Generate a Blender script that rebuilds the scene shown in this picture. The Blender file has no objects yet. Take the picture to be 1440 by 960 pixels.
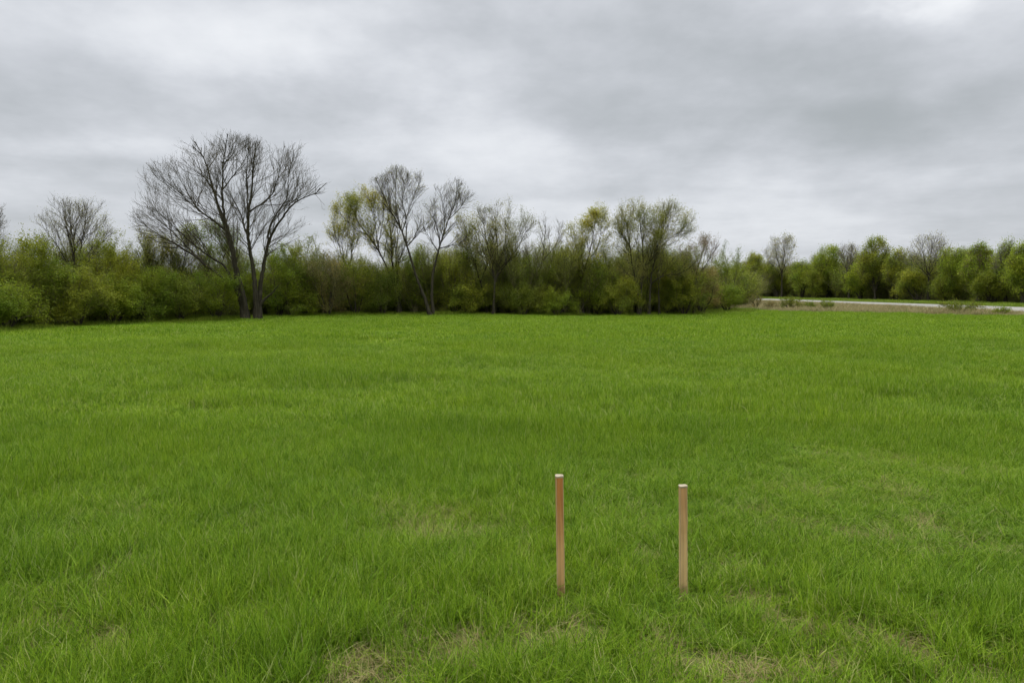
import bpy, math
import numpy as np
from mathutils import Vector, Matrix

SC = bpy.context.scene
COL = SC.collection
F = 1047.0                       # focal length in photo pixels (1440 wide)
HC = 1.7                         # eye height
PITCH = math.radians(3.93)
CA, SA = math.cos(PITCH), math.sin(PITCH)

# ------------------------------------------------------------------ helpers
def ray(px, py):
    u = (px - 720) / F; v = (480 - py) / F
    return np.array([u, CA + v * SA, -SA + v * CA])
def at(px, py, Y):
    d = ray(px, py)
    return np.array([0, 0, HC]) + d * (Y / d[1])
def gp(px, py):
    d = ray(px, py)
    return np.array([0, 0, HC]) + d * (HC / -d[2])

_rs = np.random.RandomState(7)
_T = _rs.rand(256, 256)
def vnoise(x, y):
    x = np.asarray(x, float); y = np.asarray(y, float)
    xi = np.floor(x).astype(int); yi = np.floor(y).astype(int)
    fx = x - xi; fy = y - yi
    fx = fx * fx * (3 - 2 * fx); fy = fy * fy * (3 - 2 * fy)
    a = _T[xi % 256, yi % 256]; b = _T[(xi + 1) % 256, yi % 256]
    c = _T[xi % 256, (yi + 1) % 256]; d = _T[(xi + 1) % 256, (yi + 1) % 256]
    return (a * (1 - fx) + b * fx) * (1 - fy) + (c * (1 - fx) + d * fx) * fy
def fbm(x, y, o=4):
    s = 0; a = 0.5
    for k in range(o):
        s = s + a * vnoise(x * 2 ** k + 17.3 * k, y * 2 ** k + 5.1 * k); a *= 0.5
    return s / (1 - 0.5 ** o)

def mesh_np(name, verts, faces, mats=(), attrs=None, smooth=False, midx=None):
    """faces: (n,k) int array of equal-sized faces, or list of such arrays"""
    if not isinstance(faces, (list, tuple)): faces = [faces]
    me = bpy.data.meshes.new(name)
    verts = np.asarray(verts, np.float32)
    me.vertices.add(len(verts)); me.vertices.foreach_set('co', verts.ravel())
    loops = np.concatenate([np.asarray(f, np.int32).ravel() for f in faces])
    tot = np.concatenate([np.full(len(f), np.asarray(f).shape[1], np.int32) for f in faces])
    start = np.concatenate([[0], np.cumsum(tot)[:-1]]).astype(np.int32)
    me.loops.add(len(loops)); me.loops.foreach_set('vertex_index', loops)
    me.polygons.add(len(tot)); me.polygons.foreach_set('loop_start', start)
    me.polygons.foreach_set('loop_total', tot)
    if smooth: me.polygons.foreach_set('use_smooth', np.ones(len(tot), bool))
    if midx is not None: me.polygons.foreach_set('material_index', np.asarray(midx, np.int32))
    for m in mats: me.materials.append(m)
    for k, a in (attrs or {}).items():
        at_ = me.attributes.new(k, 'FLOAT', 'POINT'); at_.data.foreach_set('value', np.asarray(a, np.float32))
    me.update(calc_edges=True)
    return me
def obj(name, me, parent=None, loc=None):
    o = bpy.data.objects.new(name, me); COL.objects.link(o)
    if parent is not None: o.parent = parent
    if loc is not None: o.location = loc
    return o
def tag(o, label, cat, group=None, kind=None):
    if label: o['label'] = label
    if cat: o['category'] = cat
    if group: o['group'] = group
    if kind: o['kind'] = kind
    return o
def empty(name, loc, label, cat, group=None):
    o = bpy.data.objects.new(name, None); COL.objects.link(o); o.location = loc
    o.empty_display_size = 0.5
    return tag(o, label, cat, group)

# ------------------------------------------------------------------ materials
def newmat(name):
    m = bpy.data.materials.new(name); m.use_nodes = True
    nt = m.node_tree; nt.nodes.clear()
    return m, nt
def N(nt, t, **kw):
    n = nt.nodes.new(t)
    for k, v in kw.items():
        if k.startswith('i_'): n.inputs[k[2:].replace('_', ' ')].default_value = v
        else: setattr(n, k, v)
    return n
def ramp(nt, stops, interp='LINEAR'):
    r = nt.nodes.new('ShaderNodeValToRGB'); r.color_ramp.interpolation = interp
    e = r.color_ramp.elements
    while len(e) < len(stops): e.new(0.5)
    for i, (p, c) in enumerate(stops):
        e[i].position = p; e[i].color = (*c, 1) if len(c) == 3 else c
    return r
def mixc(nt, a, b, fac, mode='MIX'):
    m = nt.nodes.new('ShaderNodeMix'); m.data_type = 'RGBA'; m.blend_type = mode
    for sock, v in ((m.inputs[0], fac), (m.inputs[6], a), (m.inputs[7], b)):
        if hasattr(v, 'is_output'): nt.links.new(v, sock)
        elif isinstance(v, (int, float)): sock.default_value = v
        else: sock.default_value = (*v, 1)
    return m.outputs[2]
def noise(nt, vec, scale, detail=4, rough=0.55, dim='3D'):
    n = N(nt, 'ShaderNodeTexNoise'); n.noise_dimensions = dim
    n.inputs['Scale'].default_value = scale; n.inputs['Detail'].default_value = detail
    n.inputs['Roughness'].default_value = rough
    if vec is not None: nt.links.new(vec, n.inputs['Vector'])
    return n.outputs['Fac']
def math_(nt, op, a, b=None, c=None, clamp=False):
    m = nt.nodes.new('ShaderNodeMath'); m.operation = op; m.use_clamp = clamp
    for i, v in enumerate((a, b, c)):
        if v is None: continue
        if hasattr(v, 'is_output'): nt.links.new(v, m.inputs[i])
        else: m.inputs[i].default_value = v
    return m.outputs[0]
def leafy_out(nt, col, trans=0.35, rough=0.65, spec=0.10):
    L = nt.links
    p = N(nt, 'ShaderNodeBsdfPrincipled'); L.new(col, p.inputs['Base Color'])
    p.inputs['Roughness'].default_value = rough; p.inputs['Specular IOR Level'].default_value = spec
    t = N(nt, 'ShaderNodeBsdfTranslucent'); L.new(col, t.inputs['Color'])
    mx = N(nt, 'ShaderNodeMixShader'); mx.inputs[0].default_value = trans
    L.new(p.outputs[0], mx.inputs[1]); L.new(t.outputs[0], mx.inputs[2])
    o = N(nt, 'ShaderNodeOutputMaterial'); L.new(mx.outputs[0], o.inputs[0])

def grass_mat(name, stops, patch_a, patch_b, trans=0.35):
    m, nt = newmat(name); L = nt.links
    a = N(nt, 'ShaderNodeAttribute'); a.attribute_name = 'rnd'
    r = ramp(nt, stops); L.new(a.outputs['Fac'], r.inputs[0])
    g = N(nt, 'ShaderNodeNewGeometry')
    n1 = noise(nt, g.outputs['Position'], 0.33, 3)
    n2 = noise(nt, g.outputs['Position'], 1.7, 3)
    s = math_(nt, 'ADD', math_(nt, 'MULTIPLY', n1, 0.6), math_(nt, 'MULTIPLY', n2, 0.4))
    pr = ramp(nt, [(0.40, patch_a), (0.62, patch_b)]); L.new(s, pr.inputs[0])
    c = mixc(nt, r.outputs[0], pr.outputs[0], 1.0, 'MULTIPLY')
    leafy_out(nt, c, trans)
    return m

G_STOPS = [(0.0, (0.064, 0.126, 0.007)), (0.30, (0.136, 0.240, 0.012)), (0.62, (0.214, 0.342, 0.018)),
           (0.86, (0.32, 0.43, 0.032)), (0.93, (0.40, 0.45, 0.11)), (1.0, (0.47, 0.43, 0.20))]
M_grass = grass_mat('grass_blades', G_STOPS, (0.88, 0.93, 1.0), (1.08, 1.06, 0.95))
M_straw = grass_mat('dry_straw', [(0, (0.15, 0.115, 0.045)), (0.35, (0.27, 0.215, 0.085)), (0.7, (0.38, 0.32, 0.145)), (0.8, (0.22, 0.25, 0.05)), (1, (0.17, 0.25, 0.03))],
                    (0.95, 0.95, 0.95), (1.05, 1.05, 1.05), 0.2)
M_weed = grass_mat('rough_verge_grass', [(0, (0.09, 0.14, 0.012)), (0.6, (0.17, 0.25, 0.018)), (1, (0.27, 0.32, 0.05))],
                   (0.85, 0.9, 0.9), (1.1, 1.05, 1.0))
M_dryverge = grass_mat('dry_verge_grass', [(0, (0.17, 0.15, 0.06)), (0.5, (0.33, 0.27, 0.13)), (0.8, (0.46, 0.39, 0.21)), (0.86, (0.17, 0.22, 0.05)), (1, (0.16, 0.24, 0.04))],
                       (0.85, 0.9, 0.85), (1.1, 1.05, 1.05), 0.2)

def leaf_mat():
    m, nt = newmat('leaves'); L = nt.links
    a = N(nt, 'ShaderNodeAttribute'); a.attribute_name = 'rnd'
    t = N(nt, 'ShaderNodeAttribute'); t.attribute_type = 'OBJECT'; t.attribute_name = 'tint'
    r = ramp(nt, [(0, (0.75, 0.8, 0.7)), (0.6, (1.0, 1.0, 1.0)), (1, (1.3, 1.22, 1.2))]); L.new(a.outputs['Fac'], r.inputs[0])
    c = mixc(nt, t.outputs['Color'], r.outputs[0], 1.0, 'MULTIPLY')
    g = N(nt, 'ShaderNodeNewGeometry'); n1 = noise(nt, g.outputs['Position'], 0.55, 2)
    pr = ramp(nt, [(0.36, (0.78, 0.85, 0.9)), (0.66, (1.28, 1.14, 0.95))]); L.new(n1, pr.inputs[0])
    c = mixc(nt, c, pr.outputs[0], 1.0, 'MULTIPLY')
    leafy_out(nt, c, 0.4)
    return m
M_leaf = leaf_mat()
def thicket_leaf_mat():
    m, nt = newmat('thicket_leaves'); L = nt.links
    a = N(nt, 'ShaderNodeAttribute'); a.attribute_name = 'rnd'
    r = ramp(nt, [(0, (0.14, 0.175, 0.020)), (0.6, (0.20, 0.245, 0.027)), (1, (0.28, 0.30, 0.05))]); L.new(a.outputs['Fac'], r.inputs[0])
    g = N(nt, 'ShaderNodeNewGeometry'); n1 = noise(nt, g.outputs['Position'], 0.3, 2)
    pr = ramp(nt, [(0.36, (0.75, 0.85, 0.9)), (0.66, (1.25, 1.12, 0.95))]); L.new(n1, pr.inputs[0])
    c = mixc(nt, r.outputs[0], pr.outputs[0], 1.0, 'MULTIPLY')
    leafy_out(nt, c, 0.35)
    return m
M_thleaf = thicket_leaf_mat()

def bark_mat(name, a, b):
    m, nt = newmat(name); L = nt.links
    tc = N(nt, 'ShaderNodeTexCoord'); mp = N(nt, 'ShaderNodeMapping'); mp.inputs['Scale'].default_value = (14, 14, 2.5)
    L.new(tc.outputs['Object'], mp.inputs[0])
    n = noise(nt, mp.outputs[0], 1.0, 6, 0.65)
    r = ramp(nt, [(0.35, a), (0.68, b)]); L.new(n, r.inputs[0])
    p = N(nt, 'ShaderNodeBsdfPrincipled'); L.new(r.outputs[0], p.inputs['Base Color'])
    p.inputs['Roughness'].default_value = 0.9; p.inputs['Specular IOR Level'].default_value = 0.15
    bp = N(nt, 'ShaderNodeBump'); bp.inputs['Strength'].default_value = 0.6; bp.inputs['Distance'].default_value = 0.03
    L.new(n, bp.inputs['Height']); L.new(bp.outputs[0], p.inputs['Normal'])
    o = N(nt, 'ShaderNodeOutputMaterial'); L.new(p.outputs[0], o.inputs[0])
    return m
M_bark = bark_mat('dark_bark', (0.026, 0.023, 0.014), (0.070, 0.060, 0.038))
M_twig = bark_mat('twig_bark', (0.065, 0.055, 0.030), (0.13, 0.11, 0.065))
M_gtwig = bark_mat('grey_twig_bark', (0.13, 0.118, 0.080), (0.24, 0.215, 0.155))
M_rtwig = bark_mat('reddish_twig_bark', (0.16, 0.105, 0.075), (0.26, 0.18, 0.13))
M_otwig = bark_mat('olive_twig_bark', (0.09, 0.085, 0.035), (0.17, 0.155, 0.07))

# ------------------------------------------------------------------ ground
def ground_h(x, y):
    x = np.asarray(x, float); y = np.asarray(y, float)
    f = np.clip((70 - np.hypot(x, y)) / 25, 0, 1)
    h = (fbm(x / 2.6 + 40, y / 2.6 + 40, 3) - 0.5) * 0.13 + (fbm(x / 11 + 9, y / 11 + 3, 2) - 0.5) * 0.22
    near = np.clip((np.hypot(x, y) - 1.0) / 9, 0, 1)
    return h * f * (0.35 + 0.65 * near)

def spaced(lim_near, step, far, ratio):
    a = list(np.arange(-lim_near, lim_near + 1e-6, step))
    s = step; v = lim_near; out = []
    while v < far:
        s *= ratio; v += s; out.append(v)
    return np.array([-t for t in out[::-1]] + a + out)
xs = spaced(42, 0.42, 3500, 1.35)
ys = spaced(52, 0.42, 3500, 1.35)
X, Y_ = np.meshgrid(xs, ys, indexing='ij')
V = np.stack([X, Y_, ground_h(X, Y_)], -1).reshape(-1, 3)
nx, ny = X.shape
ii, jj = np.meshgrid(np.arange(nx - 1), np.arange(ny - 1), indexing='ij')
q = (ii * ny + jj).ravel()
Fc = np.stack([q, q + ny, q + ny + 1, q + 1], 1)
def ground_mat():
    m, nt = newmat('soil_and_turf'); L = nt.links
    g = N(nt, 'ShaderNodeNewGeometry')
    n1 = noise(nt, g.outputs['Position'], 9.0, 8, 0.7)
    n2 = noise(nt, g.outputs['Position'], 0.7, 3)
    r = ramp(nt, [(0.3, (0.045, 0.05, 0.018)), (0.5, (0.095, 0.12, 0.022)), (0.72, (0.19, 0.175, 0.075))]); L.new(n1, r.inputs[0])
    r2 = ramp(nt, [(0.35, (0.8, 0.95, 0.8)), (0.65, (1.15, 1.05, 1.0))]); L.new(n2, r2.inputs[0])
    c = mixc(nt, r.outputs[0], r2.outputs[0], 1.0, 'MULTIPLY')
    p = N(nt, 'ShaderNodeBsdfPrincipled'); L.new(c, p.inputs['Base Color']); p.inputs['Roughness'].default_value = 0.95
    p.inputs['Specular IOR Level'].default_value = 0.1
    bp = N(nt, 'ShaderNodeBump'); bp.inputs['Distance'].default_value = 0.03; L.new(n1, bp.inputs['Height']); L.new(bp.outputs[0], p.inputs['Normal'])
    o = N(nt, 'ShaderNodeOutputMaterial'); L.new(p.outputs[0], o.inputs[0])
    return m
tag(obj('ground', mesh_np('ground', V, Fc, [ground_mat()], smooth=True)), 'level field ground under the grass, reaching to the woods', None, kind='structure')

# road : pale concrete strip running away on the right, X 40..48.6
def road_mat():
    m, nt = newmat('pale_road_concrete'); L = nt.links
    g = N(nt, 'ShaderNodeNewGeometry')
    n1 = noise(nt, g.outputs['Position'], 3.0, 8, 0.7); n2 = noise(nt, g.outputs['Position'], 0.15, 3)
    r = ramp(nt, [(0.3, (0.205, 0.195, 0.165)), (0.7, (0.275, 0.262, 0.225))]); L.new(n1, r.inputs[0])
    r2 = ramp(nt, [(0.3, (0.86, 0.86, 0.84)), (0.7, (1.08, 1.07, 1.05))]); L.new(n2, r2.inputs[0])
    c = mixc(nt, r.outputs[0], r2.outputs[0], 1.0, 'MULTIPLY')
    p = N(nt, 'ShaderNodeBsdfPrincipled'); L.new(c, p.inputs['Base Color']); p.inputs['Roughness'].default_value = 0.85
    o = N(nt, 'ShaderNodeOutputMaterial'); L.new(p.outputs[0], o.inputs[0])
    return m
ry = np.concatenate([np.arange(-60, 240, 5.0), np.arange(240, 620, 20.0)])
def road_x(y): return 40.2 - 0.00055 * np.clip(y - 140, 0, None) ** 2
prof = [(-0.5, -0.02), (0.0, 0.10), (4.3, 0.19), (8.6, 0.10), (9.1, -0.02)]
RV = np.array([[road_x(y) + dx, y, z] for y in ry for dx, z in prof])
k = len(prof); RF = np.array([[i * k + j, i * k + j + 1, (i + 1) * k + j + 1, (i + 1) * k + j] for i in range(len(ry) - 1) for j in range(k - 1)])
tag(obj('road', mesh_np('road', RV, RF, [road_mat()])), 'pale concrete road running along the right edge of the field', None, kind='structure')

# ------------------------------------------------------------------ grass
def blades(n, rad, hmean, hvar, width, segs, rng, lean=0.35, curl=0.5, flat=False, rlo=0.0, rhi=1.0, skew=1.0):
    ang = rng.rand(n) * 2 * np.pi; rr = rad * np.sqrt(rng.rand(n))
    bx, by = rr * np.cos(ang), rr * np.sin(ang)
    h = hmean * (1 + hvar * rng.randn(n)).clip(0.35, 1.9)
    az = rng.rand(n) * 2 * np.pi
    ln = np.abs(rng.randn(n)) * lean; cu = np.abs(rng.randn(n)) * curl
    if flat: ln = 1.0 + 0.6 * rng.rand(n); cu = 0.3 * rng.randn(n)
    fa = az + np.pi / 2 + rng.randn(n) * 0.5
    w = width * (0.6 + 0.8 * rng.rand(n))
    t = np.linspace(0, 1, segs + 1)
    L = h[:, None]
    off = L * (ln[:, None] * t + cu[:, None] * t ** 2.2)
    z = L * (t * (0.25 if flat else 1.0) - (0.0 if flat else 0.35) * (cu[:, None] * t ** 2.5))
    z = np.maximum(z, 0.004 + 0.02 * rng.rand(n)[:, None])
    z[:, 0] = -0.02
    wiggle = 0.04 * L * rng.randn(n)[:, None] * np.sin(t * 5)
    cx = bx[:, None] + off * np.cos(az)[:, None] - wiggle * np.sin(az)[:, None]
    cy = by[:, None] + off * np.sin(az)[:, None] + wiggle * np.cos(az)[:, None]
    ww = w[:, None] * 0.5 * (1 - t ** 1.8 * 0.92)
    wx = ww * np.cos(fa)[:, None]; wy = ww * np.sin(fa)[:, None]
    A = np.stack([cx - wx, cy - wy, z], -1); B = np.stack([cx + wx, cy + wy, z], -1)
    V = np.stack([A, B], 2).reshape(-1, 3)                  # n, segs+1, 2
    base = (np.arange(n) * (segs + 1) * 2)[:, None] + (np.arange(segs) * 2)[None]
    base = base.ravel()
    Fq = np.stack([base, base + 1, base + 3, base + 2], 1)
    rn = rlo + (rhi - rlo) * rng.rand(n) ** skew
    rn = np.repeat(rn, (segs + 1) * 2)
    return V, Fq, rn
def tuft(name, parts, mats):
    Vs, Fs, Rs, Ms, o = [], [], [], [], 0
    for i, (p, mi) in enumerate(parts):
        Vs.append(p[0]); Fs.append(p[1] + o); Rs.append(p[2]); Ms.append(np.full(len(p[1]), mi)); o += len(p[0])
    me = mesh_np(name, np.concatenate(Vs), np.concatenate(Fs), mats, {'rnd': np.concatenate(Rs)}, midx=np.concatenate(Ms))
    return bpy.data.objects.new(name, me)      # source shape only: never linked to the scene

def scatter(name, pts, rot, scl, idx, sources, label):
    me = bpy.data.meshes.new(name)
    me.vertices.add(len(pts)); me.vertices.foreach_set('co', np.asarray(pts, np.float32).ravel())
    for nm, ty, arr in (('rot', 'FLOAT_VECTOR', rot), ('scl', 'FLOAT_VECTOR', scl)):
        a = me.attributes.new(nm, ty, 'POINT'); a.data.foreach_set('vector', np.asarray(arr, np.float32).ravel())
    a = me.attributes.new('idx', 'INT', 'POINT'); a.data.foreach_set('value', np.asarray(idx, np.int32))
    for s in sources:
        for m in s.data.materials:
            if m.name not in [q.name for q in me.materials]: me.materials.append(m)
    o = obj(name, me)
    ng = bpy.data.node_groups.new(name + '_scatter', 'GeometryNodeTree')
    ng.interface.new_socket('Geometry', in_out='INPUT', socket_type='NodeSocketGeometry')
    ng.interface.new_socket('Geometry', in_out='OUTPUT', socket_type='NodeSocketGeometry')
    L = ng.links
    gi = ng.nodes.new('NodeGroupInput'); go = ng.nodes.new('NodeGroupOutput')
    def na(nm, ty):
        n = ng.nodes.new('GeometryNodeInputNamedAttribute'); n.data_type = ty; n.inputs[0].default_value = nm; return n.outputs[0]
    r, s_, ix = na('rot', 'FLOAT_VECTOR'), na('scl', 'FLOAT_VECTOR'), na('idx', 'INT')
    er = ng.nodes.new('FunctionNodeEulerToRotation'); L.new(r, er.inputs[0])
    jn = ng.nodes.new('GeometryNodeJoinGeometry')
    for kk, src in enumerate(sources):
        oi = ng.nodes.new('GeometryNodeObjectInfo'); oi.inputs['Object'].default_value = src
        cmp_ = ng.nodes.new('FunctionNodeCompare'); cmp_.data_type = 'INT'; cmp_.operation = 'EQUAL'
        L.new(ix, cmp_.inputs[2]); cmp_.inputs[3].default_value = kk
        ip = ng.nodes.new('GeometryNodeInstanceOnPoints')
        L.new(gi.outputs[0], ip.inputs['Points']); L.new(cmp_.outputs[0], ip.inputs['Selection'])
        L.new(oi.outputs['Geometry'], ip.inputs['Instance']); L.new(er.outputs[0], ip.inputs['Rotation']); L.new(s_, ip.inputs['Scale'])
        L.new(ip.outputs[0], jn.inputs[0])
    L.new(jn.outputs[0], go.inputs[0])
    md = o.modifiers.new('scatter', 'NODES'); md.node_group = ng
    tag(o, label, None, kind='stuff')
    return o

rng = np.random.RandomState(11)
MT = [M_grass, M_straw]
src = []
for i in range(6):      # 0-5 near lush tufts
    src.append(tuft('tuft', [(blades(58, 0.075, 0.115, 0.35, 0.0042, 4, rng, 0.30, 0.55, skew=1.25, rhi=0.97), 0),
                             (blades(10, 0.08, 0.07, 0.3, 0.003, 3, rng, flat=True), 1)], MT))
for i in range(3):      # 6-8 dry mats
    src.append(tuft('dry_tuft', [(blades(50, 0.10, 0.07, 0.4, 0.0032, 3, rng, flat=True), 1),
                                 (blades(14, 0.08, 0.07, 0.3, 0.003, 3, rng, 0.7, 0.9), 1),
                                 (blades(12, 0.08, 0.07, 0.3, 0.0032, 3, rng, 0.5, 0.8), 0)], MT))
for i in range(5):      # 9-13 mid patches
    src.append(tuft('patch', [(blades(300, 0.26, 0.115, 0.35, 0.0075, 3, rng, 0.28, 0.5, skew=1.2, rhi=0.97), 0),
                              (blades(16, 0.25, 0.09, 0.3, 0.006, 2, rng, 0.6, 0.8), 1)], MT))
for i in range(4):      # 14-17 far patches
    src.append(tuft('far_patch', [(blades(520, 0.62, 0.10, 0.35, 0.018, 2, rng, 0.35, 0.5, skew=1.0, rhi=0.95), 0)], MT))
for i in range(3):      # 18-20 long-stalk accent tufts
    src.append(tuft('tall_tuft', [(blades(34, 0.06, 0.19, 0.25, 0.0045, 5, rng, 0.25, 0.75, rlo=0.3, rhi=0.9), 0)], MT))

EDGE = np.array([(-34, -8), (-27, 8), (-23.5, 22), (-20.6, 29.2), (-19.2, 36), (-15.6, 42), (-13, 46.2), (-7.3, 48.4), (3, 48.6), (10, 49.5), (16, 54), (19, 60.5), (24, 54), (32, 47.0), (37.5, 30), (38, 8), (38, -8)])
def inside(x, y, poly=EDGE):
    c = np.zeros(len(x), bool); n = len(poly)
    for i in range(n):
        x1, y1 = poly[i]; x2, y2 = poly[(i + 1) % n]
        if y1 == y2: continue
        cond = ((y1 > y) != (y2 > y)) & (x < (x2 - x1) * (y - y1) / (y2 - y1) + x1)
        c ^= cond
    return c
DRY = [(632, 908, .22, 1.0), (600, 915, .2, .8), (790, 905, .30, 1.0), (815, 880, .25, .8), (760, 925, .2, .8), (535, 948, .25, 1.1), (500, 955, .2, .8), (1115, 868, .20, 1.0), (1040, 938, .35, 1.0), (1100, 945, .2, .7),
       (495, 765, .22, .8), (515, 755, .2, .6), (400, 885, .35, .7), (440, 870, .2, .7), (330, 828, .25, .6), (1300, 880, .25, .5), (1210, 900, .3, .6), (180, 905, .3, .5), (620, 800, .25, .6), (580, 860, .3, .4), (140, 790, .25, .5), (70, 880, .25, .5), (225, 697, .3, .5),
       (930, 790, .2, .5), (985, 770, .25, .45), (1350, 660, .5, .55), (1270, 640, .5, .5), (1130, 690, .35, .5), (860, 650, .3, .4), (520, 700, .3, .4), (1385, 775, .3, .5), (740, 780, .15, .4), (1180, 770, .25, .4), (1320, 945, .3, .5), (40, 950, .3, .4), (870, 730, .3, .45), (300, 740, .3, .4)]
DRYP = [(gp(a, b)[0], gp(a, b)[1], r * (1.0 if b > 860 else 0.8), s * (1.0 if b > 860 else 0.85)) for a, b, r, s in DRY]
def dryness(x, y):
    d = np.zeros(len(x))
    wx = x + 0.25 * (vnoise(x * 4, y * 4) - .5) * 1.2; wy = y + 0.35 * (vnoise(x * 4 + 50, y * 4) - .5) * 1.2
    for cx, cy, r, s in DRYP:
        d = np.maximum(d, s * np.exp(-(((wx - cx) / (r * 0.95)) ** 2 + ((wy - cy) / (r * 0.62)) ** 2)))
    n = fbm(x * 1.6 + 20, y * 1.6, 3)
    near = np.clip((9 - y) / 6, 0, 1)
    d = np.maximum(d, np.clip((n - 0.61) * 3.5, 0, 0.75) * (0.15 + 0.85 * near))
    return d
def lushness(x, y):
    return 0.5 * fbm(x * 0.9 + 3, y * 0.9 + 8, 3) + 0.5 * fbm(x * 0.28 + 30, y * 0.28, 2)
def wedge(n, y0, y1, rng, m=0.80, pad=1.3):
    y = np.sqrt(y0 ** 2 + (y1 ** 2 - y0 ** 2) * rng.rand(n)) if y0 > 0 else y1 * np.sqrt(rng.rand(n))
    x = (rng.rand(n) * 2 - 1) * (m * y + pad)
    return x, y
P, R, S, I = [], [], [], []
def push(x, y, idx, sxy, sz, tilt):
    n = len(x); P.append(np.stack([x, y, ground_h(x, y)], -1))
    R.append(np.stack([rng.randn(n) * tilt, rng.randn(n) * tilt, rng.rand(n) * 6.283], -1))
    S.append(np.stack([sxy, sxy, sz], -1) * np.ones((n, 1))); I.append(idx)
# stakes stand in cropped grass so their feet show
SL = gp(789, 843); SR = gp(961, 842)
def foot(x, y):
    k = np.zeros(len(x))
    for s in (SL, SR):
        k = np.maximum(k, np.exp(-(((x - s[0]) / 0.14) ** 2 + ((y - s[1] + 0.10) / 0.20) ** 2)))
    return k
# near
x, y = wedge(29500, 1.3, 9.5, rng, 0.8, 3.4)
d = dryness(x, y); lu = lushness(x, y); u = rng.rand(len(x)); ft = foot(x, y)
isdry = u < np.clip(d * 1.15, 0, 0.97)
gap = (rng.rand(len(x)) < np.clip((d - 0.75) * 0.9, 0, .5))
hs = (0.42 + 1.25 * np.clip((lu - 0.28) * 2.0, 0, 1.0)) * (0.85 + 0.3 * rng.rand(len(x))) * (1 - 0.5 * np.clip(d, 0, 1)) * (1 - 0.5 * ft)
idx = np.where(isdry, 6 + rng.randint(0, 3, len(x)), rng.randint(0, 6, len(x)))
keep = ~gap
push(x[keep], y[keep], idx[keep], (0.9 + 0.35 * rng.rand(keep.sum())), np.where(isdry, 0.9, hs)[keep], 0.16)
# accents
x, y = wedge(1250, 1.8, 12, rng, 0.8, 3.4); lu = lushness(x, y); k_ = (lu > 0.47) & (foot(x, y) < .05) & (dryness(x, y) < .4)
x, y = x[k_], y[k_]; push(x, y, 18 + rng.randint(0, 3, len(x)), np.full(len(x), 1.0), 0.65 + 0.45 * rng.rand(len(x)), 0.2)
# mid
x, y = wedge(12600, 8.8, 23, rng, 0.8, 3.6)
lu = lushness(x, y); d = dryness(x, y)
hs = (0.55 + 1.1 * np.clip((lu - 0.28) * 2.0, 0, 1)) * (0.85 + 0.3 * rng.rand(len(x))) * (1 - 0.3 * d)
isdry = rng.rand(len(x)) < d * 0.5
push(x, y, 9 + rng.randint(0, 5, len(x)), 0.95 + 0.3 * rng.rand(len(x)), hs, 0.10)
# far
x, y = wedge(16000, 21, 62, rng, 0.84, 4.5)
k_ = inside(x, y); x, y = x[k_], y[k_]; lu = lushness(x, y)
hs = (0.55 + 0.95 * np.clip((lu - 0.28) * 2.0, 0, 1)) * (0.9 + 0.2 * rng.rand(len(x)))
push(x, y, 14 + rng.randint(0, 4, len(x)), 0.95 + 0.3 * rng.rand(len(x)), hs, 0.05)
scatter('field_grass', np.concatenate(P), np.concatenate(R), np.concatenate(S), np.concatenate(I), src,
        'lush green spring grass covering the whole field, with matted dry patches')

# rough grass band along the foot of the wood, dry verge along the road, mown verge beyond it
ws = [tuft('weed_tuft', [(blades(150, 0.35, 0.24, 0.4, 0.02, 3, rng, 0.3, 0.5), 0)], [M_weed]) for i in range(3)]
P, R, S, I = [], [], [], []
EL = EDGE[1:12]
seg = np.diff(EL, axis=0); sl = np.hypot(seg[:, 0], seg[:, 1]); cum = np.concatenate([[0], np.cumsum(sl)])
tt = rng.rand(4200) * cum[-1]; ki = np.clip(np.searchsorted(cum, tt) - 1, 0, len(seg) - 1); ff = (tt - cum[ki]) / sl[ki]
pts = EL[ki] + seg[ki] * ff[:, None]; nrm = np.stack([-seg[ki][:, 1], seg[ki][:, 0]], 1) / sl[ki][:, None]
off = rng.rand(4200) * 3.0 - 0.9
pts = pts + nrm * off[:, None]
hs = 0.35 + 0.9 * vnoise(tt * 0.5, off * 0.3) * rng.rand(4200)
push(pts[:, 0], pts[:, 1], rng.randint(0, 3, 4200), 0.8 + 0.4 * rng.rand(4200), hs, 0.1)
# beyond the road
n = 9000; y = 55 + 190 * rng.rand(n) ** 1.3; x = 49.4 + 14 * rng.rand(n)
push(x, y, rng.randint(0, 3, n), 1.3 + 0.5 * rng.rand(n), 0.5 + 0.5 * vnoise(x * 0.8, y * 0.08) , 0.08)
scatter('verge_grass', np.concatenate(P), np.concatenate(R), np.concatenate(S), np.concatenate(I), ws,
        'rougher dark green grass along the foot of the woods and beyond the road')
ds = [tuft('dry_verge_tuft', [(blades(110, 0.35, 0.34, 0.4, 0.018, 3, rng, 0.35, 0.5), 0)], [M_dryverge]) for i in range(3)]
P, R, S, I = [], [], [], []
n = 15000; y = 20 + 150 * rng.rand(n); x = 14 + 26 * rng.rand(n)
k_ = ~inside(x, y, EDGE) & (x < 39.9) & (x > 18.5 + np.clip((y - 75) * .08, 0, 9)) & (y > 60.5 - (x - 19) * 1.05 - 0.6)
x, y = x[k_], y[k_]
push(x, y, rng.randint(0, 3, len(x)), 1.0 + 0.5 * rng.rand(len(x)), (0.35 + 0.7 * fbm(x * .5, y * .25, 2)) * np.clip((40.6 - x) / 5, .3, 1), 0.1)
scatter('dry_verge_grass', np.concatenate(P), np.concatenate(R), np.concatenate(S), np.concatenate(I), ds,
        'tan dry grass strip between the green field and the pale road')

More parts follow.
